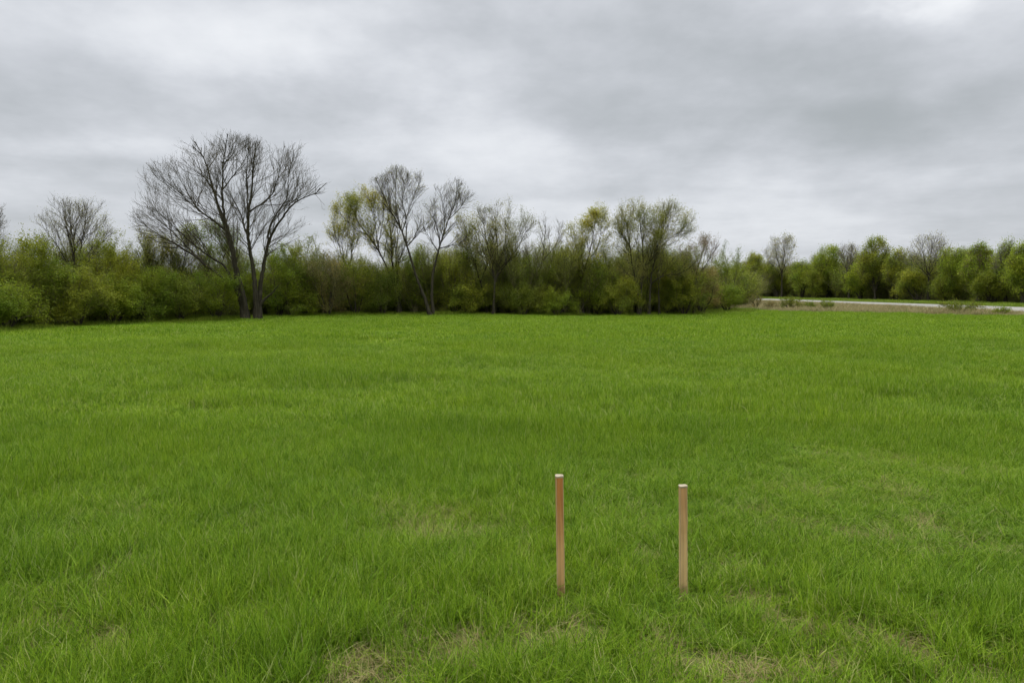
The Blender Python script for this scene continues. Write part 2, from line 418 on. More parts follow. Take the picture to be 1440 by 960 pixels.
# ------------------------------------------------------------------ trees
def colonize(pos, par, att, step, kill, rng, iters=160, up=0.12, inertia=0.6, fan=None, fanw=0.55, jit=0.09):
    pos = [np.array(p, float) for p in pos]; par = list(par)
    att = att.copy(); alive = np.ones(len(att), bool)
    A = np.array(pos)
    d2 = np.full(len(att), 1e18); near = np.zeros(len(att), int)
    for i0 in range(0, len(A), 64):
        D = ((att[:, None] - A[None, i0:i0 + 64]) ** 2).sum(-1); j = D.argmin(1); m = D[np.arange(len(att)), j]
        u = m < d2; d2[u] = m[u]; near[u] = j[u] + i0
    dirs = [np.array([0, 0, 1.0])] * len(pos)
    for i in range(len(pos)):
        if par[i] >= 0:
            v = pos[i] - pos[par[i]]; dirs[i] = v / (np.linalg.norm(v) + 1e-9)
    for it in range(iters):
        alive &= d2 > kill ** 2
        if not alive.any(): break
        ai = np.nonzero(alive)[0]; nn = near[ai]
        u, inv = np.unique(nn, return_inverse=True)
        v = att[ai] - np.array([pos[k] for k in nn]); v /= np.linalg.norm(v, axis=1)[:, None] + 1e-9
        acc = np.zeros((len(u), 3)); np.add.at(acc, inv, v)
        acc /= np.linalg.norm(acc, axis=1)[:, None] + 1e-9
        new = []
        for k, a in zip(u, acc):
            d = a + inertia * dirs[k] + np.array([0, 0, up]) + rng.randn(3) * jit
            if fan is not None:
                o_ = pos[k] - fan; d = d + fanw * o_ / (np.linalg.norm(o_) + 1e-9)
            d /= np.linalg.norm(d) + 1e-9
            new.append(pos[k] + d * step); pos.append(new[-1]); par.append(int(k)); dirs.append(d)
        NW = np.array(new); base = len(pos) - len(new)
        for i0 in range(0, len(NW), 128):
            D = ((att[ai][:, None] - NW[None, i0:i0 + 128]) ** 2).sum(-1); j = D.argmin(1); m = D[np.arange(len(ai)), j]
            b = m < d2[ai]; d2[ai[b]] = m[b]; near[ai[b]] = j[b] + base + i0
    return np.array(pos), np.array(par)

def radii(pos, par, rtip, rbase):
    n = len(par); ch = np.zeros(n, int)
    for i in range(n):
        if par[i] >= 0: ch[par[i]] += 1
    cnt = (ch == 0).astype(float)
    for i in range(n - 1, -1, -1):
        if par[i] >= 0: cnt[par[i]] += cnt[i]
    root = cnt.max(); e = math.log(max(rbase / rtip, 1.01)) / math.log(max(root, 2))
    r = rtip * cnt ** e
    # taper along unbranched runs
    z = pos[:, 2] - pos[:, 2].min()
    r = r * (1 + 0.35 * np.exp(-z / 0.6) * (r > rbase * 0.5))
    return r, cnt

def frames(d):
    ref = np.tile(np.array([0.13, 0.98, 0.11]), (len(d), 1))
    u = np.cross(ref, d); u /= np.linalg.norm(u, axis=1)[:, None] + 1e-9
    return u, np.cross(d, u)
def tubes(pos, par, r, sel, sides):
    n = len(par); d = np.zeros((n, 3)); d[:, 2] = 1
    m = par >= 0
    v = pos[m] - pos[par[m]]; d[m] = v / (np.linalg.norm(v, axis=1)[:, None] + 1e-9)
    main = np.full(n, -1)
    for i in range(n):
        p = par[i]
        if p >= 0 and (main[p] < 0 or r[i] > r[main[p]]): main[p] = i
    dd = d.copy()
    mm = main >= 0
    dd[mm] = d[mm] + d[main[mm]]; dd /= np.linalg.norm(dd, axis=1)[:, None] + 1e-9
    e = np.nonzero(m & sel)[0]; p = par[e]; ism = main[p] == e
    d0 = np.where(ism[:, None], dd[p], d[e]); r0 = np.where(ism, r[p], np.minimum(r[p], r[e] * 1.15)); d1 = dd[e]; r1 = r[e]
    return ringtube(pos[p], pos[e], d0, d1, r0, r1, sides)
def ringtube(p0, p1, d0, d1, r0, r1, sides):
    th = np.arange(sides) / sides * 2 * np.pi
    u0, w0 = frames(d0); u1, w1 = frames(d1)
    def ring(p, u, w, r): return p[:, None] + r[:, None, None] * (np.cos(th)[None, :, None] * u[:, None] + np.sin(th)[None, :, None] * w[:, None])
    V = np.concatenate([ring(p0, u0, w0, r0), ring(p1, u1, w1, r1)], 1).reshape(-1, 3)
    b = np.arange(len(p0))[:, None] * 2 * sides; j = np.arange(sides)[None]; j2 = (j + 1) % sides
    Fq = np.stack([b + j, b + j2, b + sides + j2, b + sides + j], -1).reshape(-1, 4)
    return V, Fq
def make_twigs(p0, d, n_each, length, r, rng, up=0.35, spread=0.8, sub=2):
    """fine twigs: each bends in two segments and carries sub side twigs; returns segments"""
    idx = np.repeat(np.arange(len(p0)), n_each); k = len(idx)
    dir_ = d[idx] + rng.randn(k, 3) * spread * 0.6 + np.array([0, 0, up]); dir_ /= np.linalg.norm(dir_, axis=1)[:, None]
    L = length * (0.5 + rng.rand(k))
    a = p0[idx]; b = a + dir_ * (L * 0.5)[:, None]
    d2 = dir_ + rng.randn(k, 3) * 0.25 + np.array([0, 0, up * 0.6]); d2 /= np.linalg.norm(d2, axis=1)[:, None]
    c = b + d2 * (L * 0.5)[:, None]
    A = [a, b]; B = [b, c]; R0 = [np.full(k, r), np.full(k, r * 0.7)]; R1 = [np.full(k, r * 0.7), np.full(k, r * 0.35)]
    for s in range(sub):
        t = rng.rand(k)[:, None]; s0 = np.where(t < .5, a + (b - a) * t * 2, b + (c - b) * (t - .5) * 2)
        ds = d2 + rng.randn(k, 3) * 0.5 + np.array([0, 0, up * .5]); ds /= np.linalg.norm(ds, axis=1)[:, None]
        A.append(s0); B.append(s0 + ds * (L * (0.3 + 0.3 * rng.rand(k)))[:, None]); R0.append(np.full(k, r * 0.6)); R1.append(np.full(k, r * 0.3))
    return np.concatenate(A), np.concatenate(B), np.concatenate(R0), np.concatenate(R1)
def leaf_quads(c, size, rng, upb=0.5):
    n = len(c)
    nrm = rng.randn(n, 3); nrm[:, 2] = np.abs(nrm[:, 2]) + upb; nrm /= np.linalg.norm(nrm, axis=1)[:, None]
    t = rng.randn(n, 3); u = np.cross(nrm, t); u /= np.linalg.norm(u, axis=1)[:, None] + 1e-9; w = np.cross(nrm, u)
    s = size * (0.6 + 0.8 * rng.rand(n))[:, None]
    V = np.stack([c - u * s, c - w * s * 0.55, c + u * s, c + w * s * 0.55], 1).reshape(-1, 3)
    Fq = np.arange(n * 4).reshape(n, 4)
    return V, Fq, np.repeat(rng.rand(n), 4)

def resample(poly, step):
    out = [poly[0]]
    for a, b in zip(poly[:-1], poly[1:]):
        k = max(1, int(round(np.linalg.norm(b - a) / step)))
        for t in range(1, k + 1): out.append(a + (b - a) * t / k)
    return np.array(out)

def build_shrub(name, label, cat, group, Y, limbs, ells, natt=900, rb=0.12, step=None, twig=2, twlen=None, twr=0.0055,
               leaves=0, lsize=0.035, tint=(0.16, 0.2, 0.04), twm=None, seed=1, up=0.12, rtip=0.008, depth=0.85,
               leafell=None, barkm=None, leafspread=0.1, shell=0.30, base_z0=True, inertia=0.6, fanw=0.55):
    rng = np.random.RandomState(seed)
    sc = Y / F
    step = step or 0.24; kill = step * 1.7; twlen = twlen or 0.5
    pos, par, = [], []
    for li, lb in enumerate(limbs):
        pts = [at(px, py, Y) for px, py in lb]
        attach = li > 0 and not (lb[0][1] >= limbs[0][0][1] - 4)
        if attach and pos:
            A = np.array(pos); dxz = (A[:, 0] - pts[0][0]) ** 2 + (A[:, 2] - pts[0][2]) ** 2; j = int(dxz.argmin())
            y0 = A[j, 1]; pts[0] = A[j].copy()
        else:
            j = -1; y0 = Y + (rng.rand() - .5) * 0.25 * (li > 0); 
            if base_z0: pts[0][2] = -0.05
        slope = rng.uniform(-0.55, 0.55); run = 0
        for q_ in range(len(pts)):
            if q_: run += math.hypot(pts[q_][0] - pts[q_ - 1][0], pts[q_][2] - pts[q_ - 1][2])
            pts[q_] = np.array([pts[q_][0], y0 + slope * run * min(1, run / 1.5), pts[q_][2]])
        rs = resample(np.array(pts), step)
        wob = rng.randn(len(rs), 3) * 0.02; wob[0] = 0; rs = rs + wob
        start = 0
        if j >= 0: prev = j; start = 1
        else: prev = -1
        for p in rs[start:]:
            pos.append(p); par.append(prev); prev = len(pos) - 1
    # attractors inside the crown envelopes
    tot = sum(e[2] * e[3] for e in ells); AT = []
    for (cx, cy, rx, ry) in ells:
        c = at(cx, cy, Y); k = max(20, int(natt * rx * ry / tot))
        v = rng.randn(k, 3); v /= np.linalg.norm(v, axis=1)[:, None]; rr = rng.rand(k) ** shell
        lump = 0.84 + 0.28 * np.sin(4.1 * v[:, 0] + seed) * np.sin(4.7 * v[:, 2] + 2 * seed) + 0.10 * rng.randn(k)
        AT.append(c + v * (rr * lump)[:, None] * np.array([rx * sc, rx * sc * depth, ry * sc]))
    AT = np.concatenate(AT); AT = AT[AT[:, 2] > 0.12]
    lowz = min(at(e[0], e[1] + e[3], Y)[2] for e in ells); cxm = np.average([at(e[0], e[1], Y)[0] for e in ells], weights=[e[2] * e[3] for e in ells])
    pos, par = colonize(pos, par, AT, step, kill, rng, up=up, inertia=inertia, fan=np.array([cxm, Y, lowz - 0.6]), fanw=fanw)
    # smooth
    n = len(par)
    for _ in range(2):
        acc = np.zeros_like(pos); cn = np.zeros(n); m = par >= 0
        np.add.at(acc, par[m], pos[m]); np.add.at(cn, par[m], 1); acc[m] += pos[par[m]]; cn[m] += 1
        ok = (cn >= 2) & m; pos[ok] = 0.5 * pos[ok] + 0.5 * acc[ok] / cn[ok][:, None]
    r, cnt = radii(pos, par, rtip, rb)
    base = np.array([pos[0][0], pos[0][1], 0.0])
    base[2] = float(ground_h(base[0], base[1])); pos = pos - base
    root = empty(name, base, label, cat, group)
    big = r > min(max(0.028, rtip * 2.2), 0.55 * r.max())
    V, Fq = tubes(pos, par, r, big, 7)
    obj('trunk', mesh_np('trunk', V, Fq, [barkm or M_bark], smooth=True), root)
    V1, F1 = tubes(pos, par, r, ~big, 4)
    d = np.zeros((n, 3)); m = par >= 0; d[m] = pos[m] - pos[par[m]]; d /= np.linalg.norm(d, axis=1)[:, None] + 1e-9
    fine = np.nonzero((r < rtip * 2.6) & m)[0]
    V, Fq = V1, F1
    tp = None
    if twig:
        A, B, R0, R1 = make_twigs(pos[fine], d[fine], twig, twlen, twr, rng)
        dd = B - A; dd /= np.linalg.norm(dd, axis=1)[:, None] + 1e-9
        V2, F2 = ringtube(A, B, dd, dd, R0, R1, 3)
        V = np.concatenate([V1, V2]); Fq = [F1, F2 + len(V1)]
        tp = (A, B)
    obj('crown', mesh_np('crown', V, Fq, [twm or M_twig]), root)
    if leaves:
        if tp is not None:
            A, B = tp; k = rng.randint(0, len(A), leaves); t = rng.rand(leaves)[:, None]; c = A[k] + (B[k] - A[k]) * t
        else: c = pos[fine][rng.randint(0, len(fine), leaves)]
        c = c + rng.randn(leaves, 3) * leafspread
        if leafell:   # leaves only inside given pixel ellipses (plus a sprinkle elsewhere)
            w = np.full(leaves, 0.12)
            for (cx, cy, rx, ry) in leafell:
                q_ = at(cx, cy, Y) - base
                w = np.maximum(w, np.exp(-1.3 * (((c[:, 0] - q_[0]) / (rx * sc)) ** 2 + ((c[:, 2] - q_[2]) / (ry * sc)) ** 2)))
            c = c[rng.rand(leaves) < w]
        clump = fbm(c[:, 0] * 1.3 + seed, c[:, 2] * 1.3 + c[:, 1], 2)
        c = c[rng.rand(len(c)) < np.clip((clump - 0.22) * 3.2, 0.2, 1)]
        c[:, 2] = np.maximum(c[:, 2], 0.03)
        Vl, Fl, rn = leaf_quads(c, lsize * 1.2, rng)
        fo = obj('foliage', mesh_np('foliage', Vl, Fl, [M_leaf], {'rnd': rn}), root); fo['tint'] = list(tint)
    return root


def march(start, d, length, r0, K, rng, inside_f, up, fan, fanw, jit, taper=0.75, rend=0.35):
    """grow n branches K steps each; a branch stops where it leaves the crown envelope"""
    n = len(start); P = np.zeros((n, K + 1, 3)); P[:, 0] = start; alive = np.ones((n, K + 1), bool)
    d = d / (np.linalg.norm(d, axis=1)[:, None] + 1e-9)
    wob = rng.randn(n, 3) * jit
    for k in range(1, K + 1):
        o_ = P[:, k - 1] - fan; o_ /= np.linalg.norm(o_, axis=1)[:, None] + 1e-9
        wob = 0.5 * wob + rng.randn(n, 3) * jit
        d = d + (np.array([0, 0, up]) + fanw * o_) / K + wob
        d /= np.linalg.norm(d, axis=1)[:, None]
        P[:, k] = P[:, k - 1] + d * (length / K)[:, None]
        ins = inside_f(P[:, k], rng)
        alive[:, k] = alive[:, k - 1] & (ins | ((k == 1) & inside_f(P[:, 0], rng)))
    t = np.linspace(0, 1, K + 1)[None]
    R = r0[:, None] * (1 - (1 - rend) * t ** taper)
    return P, alive, R
def seg_tubes(P, alive, R, sides):
    n, K1, _ = P.shape; K = K1 - 1
    T = np.zeros_like(P); D = P[:, 1:] - P[:, :-1]; D /= np.linalg.norm(D, axis=2)[:, :, None] + 1e-9
    T[:, 0] = D[:, 0]; T[:, -1] = D[:, -1]
    if K > 1: T[:, 1:-1] = D[:, 1:] + D[:, :-1]
    T /= np.linalg.norm(T, axis=2)[:, :, None] + 1e-9
    m = alive[:, 1:]
    return ringtube(P[:, :-1][m], P[:, 1:][m], T[:, :-1][m], T[:, 1:][m], R[:, :-1][m], R[:, 1:][m], sides)
def children(P, alive, R, per, rng, amin, amax, tmin, rr):
    """sample child starts along branches"""
    n, K1, _ = P.shape; K = K1 - 1
    idx = np.repeat(np.arange(n), per); t = (tmin + (1 - tmin) * rng.rand(len(idx))) * K
    k = np.minimum(t.astype(int), K - 1); f = (t - k)[:, None]
    ok = alive[idx, k + 1] | (alive[idx, k] & (f[:, 0] < 0.3)); idx, k, f = idx[ok], k[ok], f[ok]
    a, b = P[idx, k], P[idx, k + 1]; st = a + (b - a) * f
    d = b - a; d /= np.linalg.norm(d, axis=1)[:, None] + 1e-9
    q = rng.randn(len(idx), 3); q -= (q * d).sum(1)[:, None] * d; q /= np.linalg.norm(q, axis=1)[:, None] + 1e-9
    an = np.radians(amin + (amax - amin) * rng.rand(len(idx)))[:, None]
    return st, d * np.cos(an) + q * np.sin(an), R[idx, k] * rr, (k + f[:, 0]) / K

def build_tree(name, label, cat, group, Y, limbs, ells, rb=0.12, R_=None, dens=1.0, leaves=0, lsize=0.035, tint=(0.16, 0.2, 0.04),
               twm=None, seed=1, up=0.38, depth=0.9, leafell=None, barkm=None, leafspread=0.12, twr=0.005, fanw=0.35, thin=1.0, step=0.22, ends=True, pers=None):
    rng = np.random.RandomState(seed); sc = Y / F
    E = [(at(e[0], e[1], Y), np.array([e[2] * sc, e[2] * sc * depth, e[3] * sc])) for e in ells]
    Rc = R_ or float(np.mean([e[1][0] * 0.5 + e[1][2] * 0.5 for e in E]))
    grow = [1.0]
    def inside_f(p, rg):
        q = np.full(len(p), 9.0)
        for c, r in E: q = np.minimum(q, (((p - c) / r) ** 2).sum(1))
        lump = 1 + 0.13 * np.sin(p[:, 0] * 2.3 / Rc * 2 + seed) * np.sin(p[:, 2] * 2.9 / Rc * 2 + 1.7 * seed)
        return np.sqrt(q) < lump * grow[0] + 0.07 * rg.randn(len(p))
    lowz = min(c[2] - r[2] for c, r in E); cx = np.average([c[0] for c, r in E], weights=[r[0] * r[2] for c, r in E])
    base = at(*limbs[0][0], Y); base[2] = float(ground_h(base[0], base[1]))
    fan = np.array([cx * 0.6 + base[0] * 0.4, Y, min(lowz, base[2] + 0.75 * (lowz + 1e-3)) - 0.15 * Rc])
    # limbs traced from the photograph, given depth
    LB = []; allp = []; allr = []
    for li, lb in enumerate(limbs):
        pts = [at(px, py, Y) for px, py in lb]
        ground = li == 0 or lb[0][1] >= limbs[0][0][1] - 7
        L = sum(math.hypot(b[0] - a[0], b[2] - a[2]) for a, b in zip(pts[:-1], pts[1:]))
        if ground: y0 = Y + (rng.rand() - .5) * 0.3 * (li > 0); pts[0][2] = base[2] - 0.08; r0 = rb * (1 if li == 0 else 0.88)
        else:
            A = np.array(allp); j = int(((A[:, 0] - pts[0][0]) ** 2 + (A[:, 2] - pts[0][2]) ** 2).argmin())
            pts[0] = A[j].copy(); y0 = A[j, 1]; r0 = allr[j] * 0.80
        slope = rng.uniform(-0.6, 0.6) * Rc * depth; run = 0
        for q_ in range(len(pts)):
            if q_: run += math.hypot(pts[q_][0] - pts[q_ - 1][0], pts[q_][2] - pts[q_ - 1][2])
            pts[q_] = np.array([pts[q_][0], y0 + ((Y + slope) - y0) * (run / L) ** 1.3, pts[q_][2]])
        rs = resample(np.array(pts), step)
        for _ in range(2):
            if len(rs) > 2: rs[1:-1] = 0.5 * rs[1:-1] + 0.25 * (rs[:-2] + rs[2:])
        rs[1:] += rng.randn(len(rs) - 1, 3) * 0.012 * Rc / 2
        t = np.linspace(0, 1, len(rs)); rr = r0 * (1 - 0.93 * t ** 0.62) + 0.006
        if ground: rr = rr * (1 + 0.45 * np.exp(-(rs[:, 2] - base[2]) / 0.35))
        LB.append((rs, rr)); allp += list(rs); allr += list(rr)
    p2, p3, p4 = pers or ((5, 4, 3) if Rc > 2.1 else (5, 3, 2))
    root = empty(name, base, label, cat, group)
    TV, TF, o = [], [], 0
    for rs, rr in LB:
        V, Fq = seg_tubes(rs[None] - base, np.ones((1, len(rs)), bool), rr[None], 9); TV.append(V); TF.append(Fq + o); o += len(V)
    # level 1
    S_, D_, R0, TT = [], [], [], []
    for rs, rr in LB:
        Ll = len(rs) * step; n1 = max(3, int(dens * Ll / (0.17 * max(Rc, 1.3) ** 0.5)))
        st, d, r, t = children(rs[None], np.ones((1, len(rs)), bool), rr[None], n1, rng, 22, 52, 0.15, 0.62)
        ok = st[:, 2] > lowz - 0.12 * Rc
        S_.append(st[ok]); D_.append(d[ok]); R0.append(r[ok]); TT.append(t[ok])
        if ends:   # the limb carries on past its traced end
            e = rs[-1] - rs[-2]; S_.append(np.repeat(rs[-1:], 3, 0)); D_.append(e / np.linalg.norm(e) + rng.randn(3, 3) * 0.25); R0.append(np.repeat(rr[-1:], 3)); TT.append(np.full(3, .5))
    st, d, r, t = map(np.concatenate, (S_, D_, R0, TT))
    r = np.clip(r, 0.010, min(0.024, 0.020 * Rc ** .5)) * thin
    P1, A1, R1 = march(st, d, Rc * (1.15 - 0.45 * t) * (0.6 + 0.6 * rng.rand(len(st))), r, 9, rng, inside_f, up, fan, fanw, 0.075)
    bigr = R0 and None
    V, Fq = seg_tubes(P1 - base, A1, R1, 5); TV.append(V); TF.append(Fq + o)
    obj('trunk', mesh_np('trunk', np.concatenate(TV), np.concatenate(TF), [barkm or M_bark], smooth=True), root)
    CV, CF, o = [], [], 0
    grow[0] = 1.04
    st, d, r, t = children(P1, A1, R1, p2, rng, 22, 50, 0.10, 0.62)
    P2, A2, R2 = march(st, d, Rc * 0.52 * (1.15 - 0.5 * t) * (0.5 + 0.8 * rng.rand(len(st))), np.clip(r, twr * 1.3, 0.02) * thin, 6, rng, inside_f, up, fan, fanw, 0.09)
    V, Fq = seg_tubes(P2 - base, A2, R2, 4); CV.append(V); CF.append(Fq + o); o += len(V)
    grow[0] = 1.12
    st, d, r, t = children(P2, A2, R2, p3, rng, 20, 48, 0.10, 0.7)
    P3, A3, R3 = march(st, d, Rc * 0.25 * (0.5 + 0.9 * rng.rand(len(st))), np.full(len(st), twr), 4, rng, inside_f, up * .8, fan, fanw, 0.11)
    V, Fq = seg_tubes(P3 - base, A3, R3, 3); CV.append(V); CF.append(Fq + o); o += len(V)
    st, d, r, t = children(P3, A3, R3, p4, rng, 18, 45, 0.15, 0.8)
    P4, A4, R4 = march(st, d, np.clip(Rc * 0.13, 0.2, 0.7) * (0.5 + 0.9 * rng.rand(len(st))), np.full(len(st), twr * 0.75), 2, rng, inside_f, up * .6, fan, fanw, 0.12)
    V, Fq = seg_tubes(P4 - base, A4, R4, 3); CV.append(V); CF.append(Fq + o)
    obj('crown', mesh_np('crown', np.concatenate(CV), np.concatenate(CF), [twm or M_twig]), root)
    if leaves:
        leaves = int(leaves * (1.7 if Y < 60 else 1))
        cand = np.concatenate([P3[:, 2:][A3[:, 2:]], P4[:, 1:][A4[:, 1:]]]) - base
        if leafell:
            w = np.full(len(cand), 0.32)
            for (ex, ey, rx, ry) in leafell:
                q_ = at(ex, ey, Y) - base
                w = np.maximum(w, np.exp(-1.1 * (((cand[:, 0] - q_[0]) / (rx * sc)) ** 2 + ((cand[:, 2] - q_[2]) / (ry * sc)) ** 2)))
        else: w = np.ones(len(cand))
        w = w * np.clip((fbm(cand[:, 0] * 1.5 + seed, cand[:, 2] * 1.5 + cand[:, 1], 2) - 0.25) * 3.2, 0.15, 1)
        c = cand[rng.choice(len(cand), leaves, p=w / w.sum())] + rng.randn(leaves, 3) * leafspread
        c[:, 2] = np.maximum(c[:, 2], 0.03)
        Vl, Fl, rn = leaf_quads(c, lsize * (1.0 if Y < 60 else 1.2), rng)
        fo = obj('foliage', mesh_np('foliage', Vl, Fl, [M_leaf], {'rnd': rn}), root); fo['tint'] = list(tint)
    return root

OLIVE = (0.215, 0.255, 0.028); GREEN = (0.185, 0.250, 0.022); YEL = (0.38, 0.38, 0.06); BRIGHT = (0.20, 0.265, 0.024); BROWN = (0.25, 0.215, 0.07)
BUD = (0.30, 0.31, 0.07); DARK = (0.140, 0.175, 0.018)

# --- the big bare tree
build_tree('bare_tree', 'largest bare tree with a wide dark fan of limbs at the field edge', 'tree', None, 41.5,
    [[(345, 452), (340, 425), (334, 400), (328, 365), (318, 330), (308, 300), (296, 265), (284, 225), (270, 200)],
     [(347, 448), (343, 415), (336, 385), (330, 345), (321, 310), (319, 270), (322, 240), (330, 200)],
     [(341, 428), (330, 400), (308, 385), (285, 365), (262, 348), (240, 335), (222, 322)],
     [(331, 405), (318, 372), (300, 362), (275, 342), (252, 318), (235, 300)],
     [(316, 325), (296, 308), (275, 295), (258, 268), (244, 245)],
     [(322, 268), (332, 250), (345, 225), (348, 198)],
     [(300, 312), (272, 290), (244, 268), (222, 250)], [(285, 365), (258, 338), (228, 312), (208, 292)], [(296, 265), (276, 242), (262, 215)],
     [(362, 452), (361, 425), (360, 395), (357, 365), (353, 335), (356, 300), (362, 270), (366, 235), (372, 205)],
     [(363, 450), (364, 420), (368, 385), (376, 350), (385, 325), (400, 305), (412, 288), (432, 278), (447, 272)],
     [(354, 335), (342, 300), (330, 280), (322, 262)],
     [(357, 300), (372, 290), (388, 275), (395, 250), (400, 215)],
     [(376, 350), (380, 320), (392, 300), (408, 282), (412, 250), (420, 225)],
     [(363, 430), (372, 420), (385, 412), (395, 400)],
     [(352, 335), (354, 290), (352, 255), (356, 215)]],
    [(322, 262, 92, 66), (382, 268, 74, 64), (252, 314, 60, 46), (345, 315, 98, 56), (275, 281, 72, 64)], rb=0.21, twm=M_twig, seed=3, R_=2.5, dens=0.8)
# --- left wood
build_tree('bare_tree', 'round-headed bare tree rising above the shrubs at far left', 'tree', None, 38,
    [[(103, 452), (103, 410), (98, 380), (93, 350), (84, 325), (78, 300)], [(103, 408), (110, 380), (111, 345), (118, 318), (122, 295)], [(101, 395), (92, 372), (76, 345), (60, 325)], [(106, 390), (124, 362), (140, 340)], [(99, 380), (102, 345), (100, 310), (104, 290)]],
    [(98, 328, 60, 50)], rb=0.12, seed=5, leaves=1500, lsize=0.022, tint=BUD, twm=M_gtwig)
build_tree('bare_tree', 'small bare tree cut off by the left edge of the photo', 'tree', None, 37,
    [[(-26, 460), (-22, 400), (-14, 350), (-2, 318), (8, 300)], [(-20, 390), (-30, 350), (-34, 320)], [(-15, 355), (-14, 325), (-12, 300)]], [(-14, 325, 28, 38)], rb=0.10, seed=6, twm=M_gtwig)
build_tree('budding_tree', 'thin budding tree in the gap left of the largest bare tree', 'tree', None, 42,
    [[(216, 450), (214, 410), (206, 375), (196, 350), (188, 335)], [(212, 398), (226, 365), (232, 345)], [(210, 388), (208, 355), (206, 335)]], [(206, 355, 34, 32), (228, 360, 22, 26)], rb=0.09, seed=8, leaves=2600, lsize=0.034, tint=BUD, twm=M_otwig)
build_tree('bare_tree', 'small grey bare tree standing low behind the left limb of the largest tree', 'tree', None, 43,
    [[(254, 450), (254, 405), (248, 380), (240, 355), (236, 340)], [(254, 408), (256, 375), (262, 345), (266, 330)], [(255, 405), (272, 388), (284, 372)], [(250, 388), (236, 370), (224, 360)]], [(256, 362, 36, 34)], rb=0.11, seed=9, leaves=900, lsize=0.03, tint=BUD, twm=M_gtwig)
build_tree('budding_tree', 'light green leafing tree seen through the middle of the largest bare tree', 'tree', None, 44.5,
    [[(302, 452), (300, 410), (292, 375), (282, 350), (276, 330)], [(300, 400), (312, 365), (316, 338)], [(296, 385), (300, 350), (298, 325)]], [(295, 345, 42, 30), (320, 385, 40, 34)], rb=0.10, seed=10, leaves=7000, lsize=0.036, tint=BRIGHT, twm=M_otwig)
# --- centre group
build_tree('leaning_tree', 'left-leaning slender tree with a yellow-green top in the centre group', 'tree', None, 49,
    [[(562, 446), (556, 410), (548, 385), (538, 365), (530, 348), (516, 330), (502, 312), (494, 295)], [(531, 350), (529, 325), (528, 300), (524, 285)], [(517, 332), (498, 322), (484, 305)], [(530, 348), (536, 325), (540, 300)]],
    [(508, 302, 40, 36), (522, 330, 36, 34)], rb=0.11, seed=12, leaves=8500, lsize=0.036, tint=YEL, leafell=[(512, 284, 24, 15), (485, 300, 14, 18)], twm=M_otwig)
build_tree('budding_tree', 'narrow yellow-green budding tree with drooping top left of the centre group', 'tree', None, 50,
    [[(492, 446), (488, 410), (486, 370), (478, 345), (472, 325)], [(489, 400), (494, 360), (496, 330)], [(486, 368), (480, 340), (484, 315)]], [(482, 328, 26, 38), (492, 370, 26, 36)], rb=0.09, seed=13, leaves=3800, lsize=0.034, tint=YEL, twm=M_otwig)
build_tree('slender_tree', 'upright pair of thin dark stems between the two leaning trees', 'tree', None, 50,
    [[(560, 446), (556, 410), (551, 370), (550, 335), (546, 310), (543, 290)], [(563, 446), (560, 400), (556, 360), (560, 330), (556, 300)], [(565, 445), (558, 395), (562, 365), (572, 345), (580, 330)]],
    [(552, 325, 24, 38), (566, 350, 24, 26)], rb=0.11, seed=14, leaves=1800, lsize=0.034, tint=BUD, twm=M_otwig)
build_tree('leaning_tree', 'tall bare tree leaning left, highest crown of the centre group', 'tree', None, 47.5,
    [[(606, 446), (598, 420), (588, 395), (580, 370), (572, 342), (565, 322), (552, 300), (540, 275), (532, 255)], [(565, 322), (558, 295), (555, 270), (556, 248)], [(566, 325), (574, 300), (582, 275), (590, 258)], [(553, 300), (546, 278), (540, 258)], [(572, 342), (572, 310), (566, 285), (570, 255)], [(574, 345), (588, 330), (598, 315)]],
    [(563, 276, 44, 38), (582, 300, 30, 36), (560, 320, 22, 26)], rb=0.13, seed=15, leaves=1200, lsize=0.028, tint=BUD, twm=M_twig)
build_tree('leaning_tree', 'tall bare tree leaning right with a forked trunk, in the centre group', 'tree', None, 47.8,
    [[(610, 446), (607, 415), (608, 390), (614, 362), (617, 350), (624, 328), (632, 305), (640, 285), (642, 265)], [(616, 352), (606, 338), (598, 325)], [(617, 350), (632, 345), (645, 342)], [(625, 326), (626, 300), (620, 275)], [(630, 310), (648, 292), (656, 280)], [(618, 345), (616, 320), (606, 300)]],
    [(634, 300, 36, 46), (650, 325, 24, 30), (610, 330, 24, 28)], rb=0.12, seed=16, leaves=900, lsize=0.028, tint=BUD, twm=M_twig)
build_tree('budding_tree', 'loose budding tree with sparse green leaves right of the forked bare tree', 'tree', None, 50,
    [[(686, 445), (680, 410), (670, 380), (662, 352), (656, 330)], [(676, 395), (690, 360), (692, 335)], [(668, 375), (652, 360), (642, 350)]], [(666, 322, 30, 38), (674, 362, 38, 32)], rb=0.10, seed=17, leaves=4800, lsize=0.034, tint=BUD, leafell=[(668, 300, 18, 18), (655, 350, 26, 24), (690, 350, 22, 20)], twm=M_otwig)
build_tree('budding_tree', 'vase-shaped tree with a dense fan of upright olive twigs at the centre', 'tree', None, 48.5,
    [[(694, 446), (695, 420), (696, 395), (692, 370), (684, 340), (680, 315)], [(696, 398), (703, 370), (710, 340), (712, 310)], [(697, 392), (716, 366), (730, 345), (740, 325)], [(694, 385), (680, 355), (672, 330)], [(697, 390), (700, 350), (696, 310)]],
    [(706, 330, 50, 46), (735, 335, 26, 38), (692, 365, 38, 28)], rb=0.115, seed=18, dens=1.3, leaves=10000, lsize=0.026, tint=BUD, twm=M_otwig)
build_tree('bare_tree', 'thin grey bare tree leaning right between the vase-shaped and yellow-green trees', 'tree', None, 50.5,
    [[(740, 446), (748, 410), (758, 385), (764, 360), (766, 335), (768, 320)], [(762, 368), (778, 350), (786, 335)], [(754, 395), (745, 370), (742, 355)]], [(768, 340, 30, 38), (752, 368, 28, 30)], rb=0.09, seed=19, twm=M_gtwig)
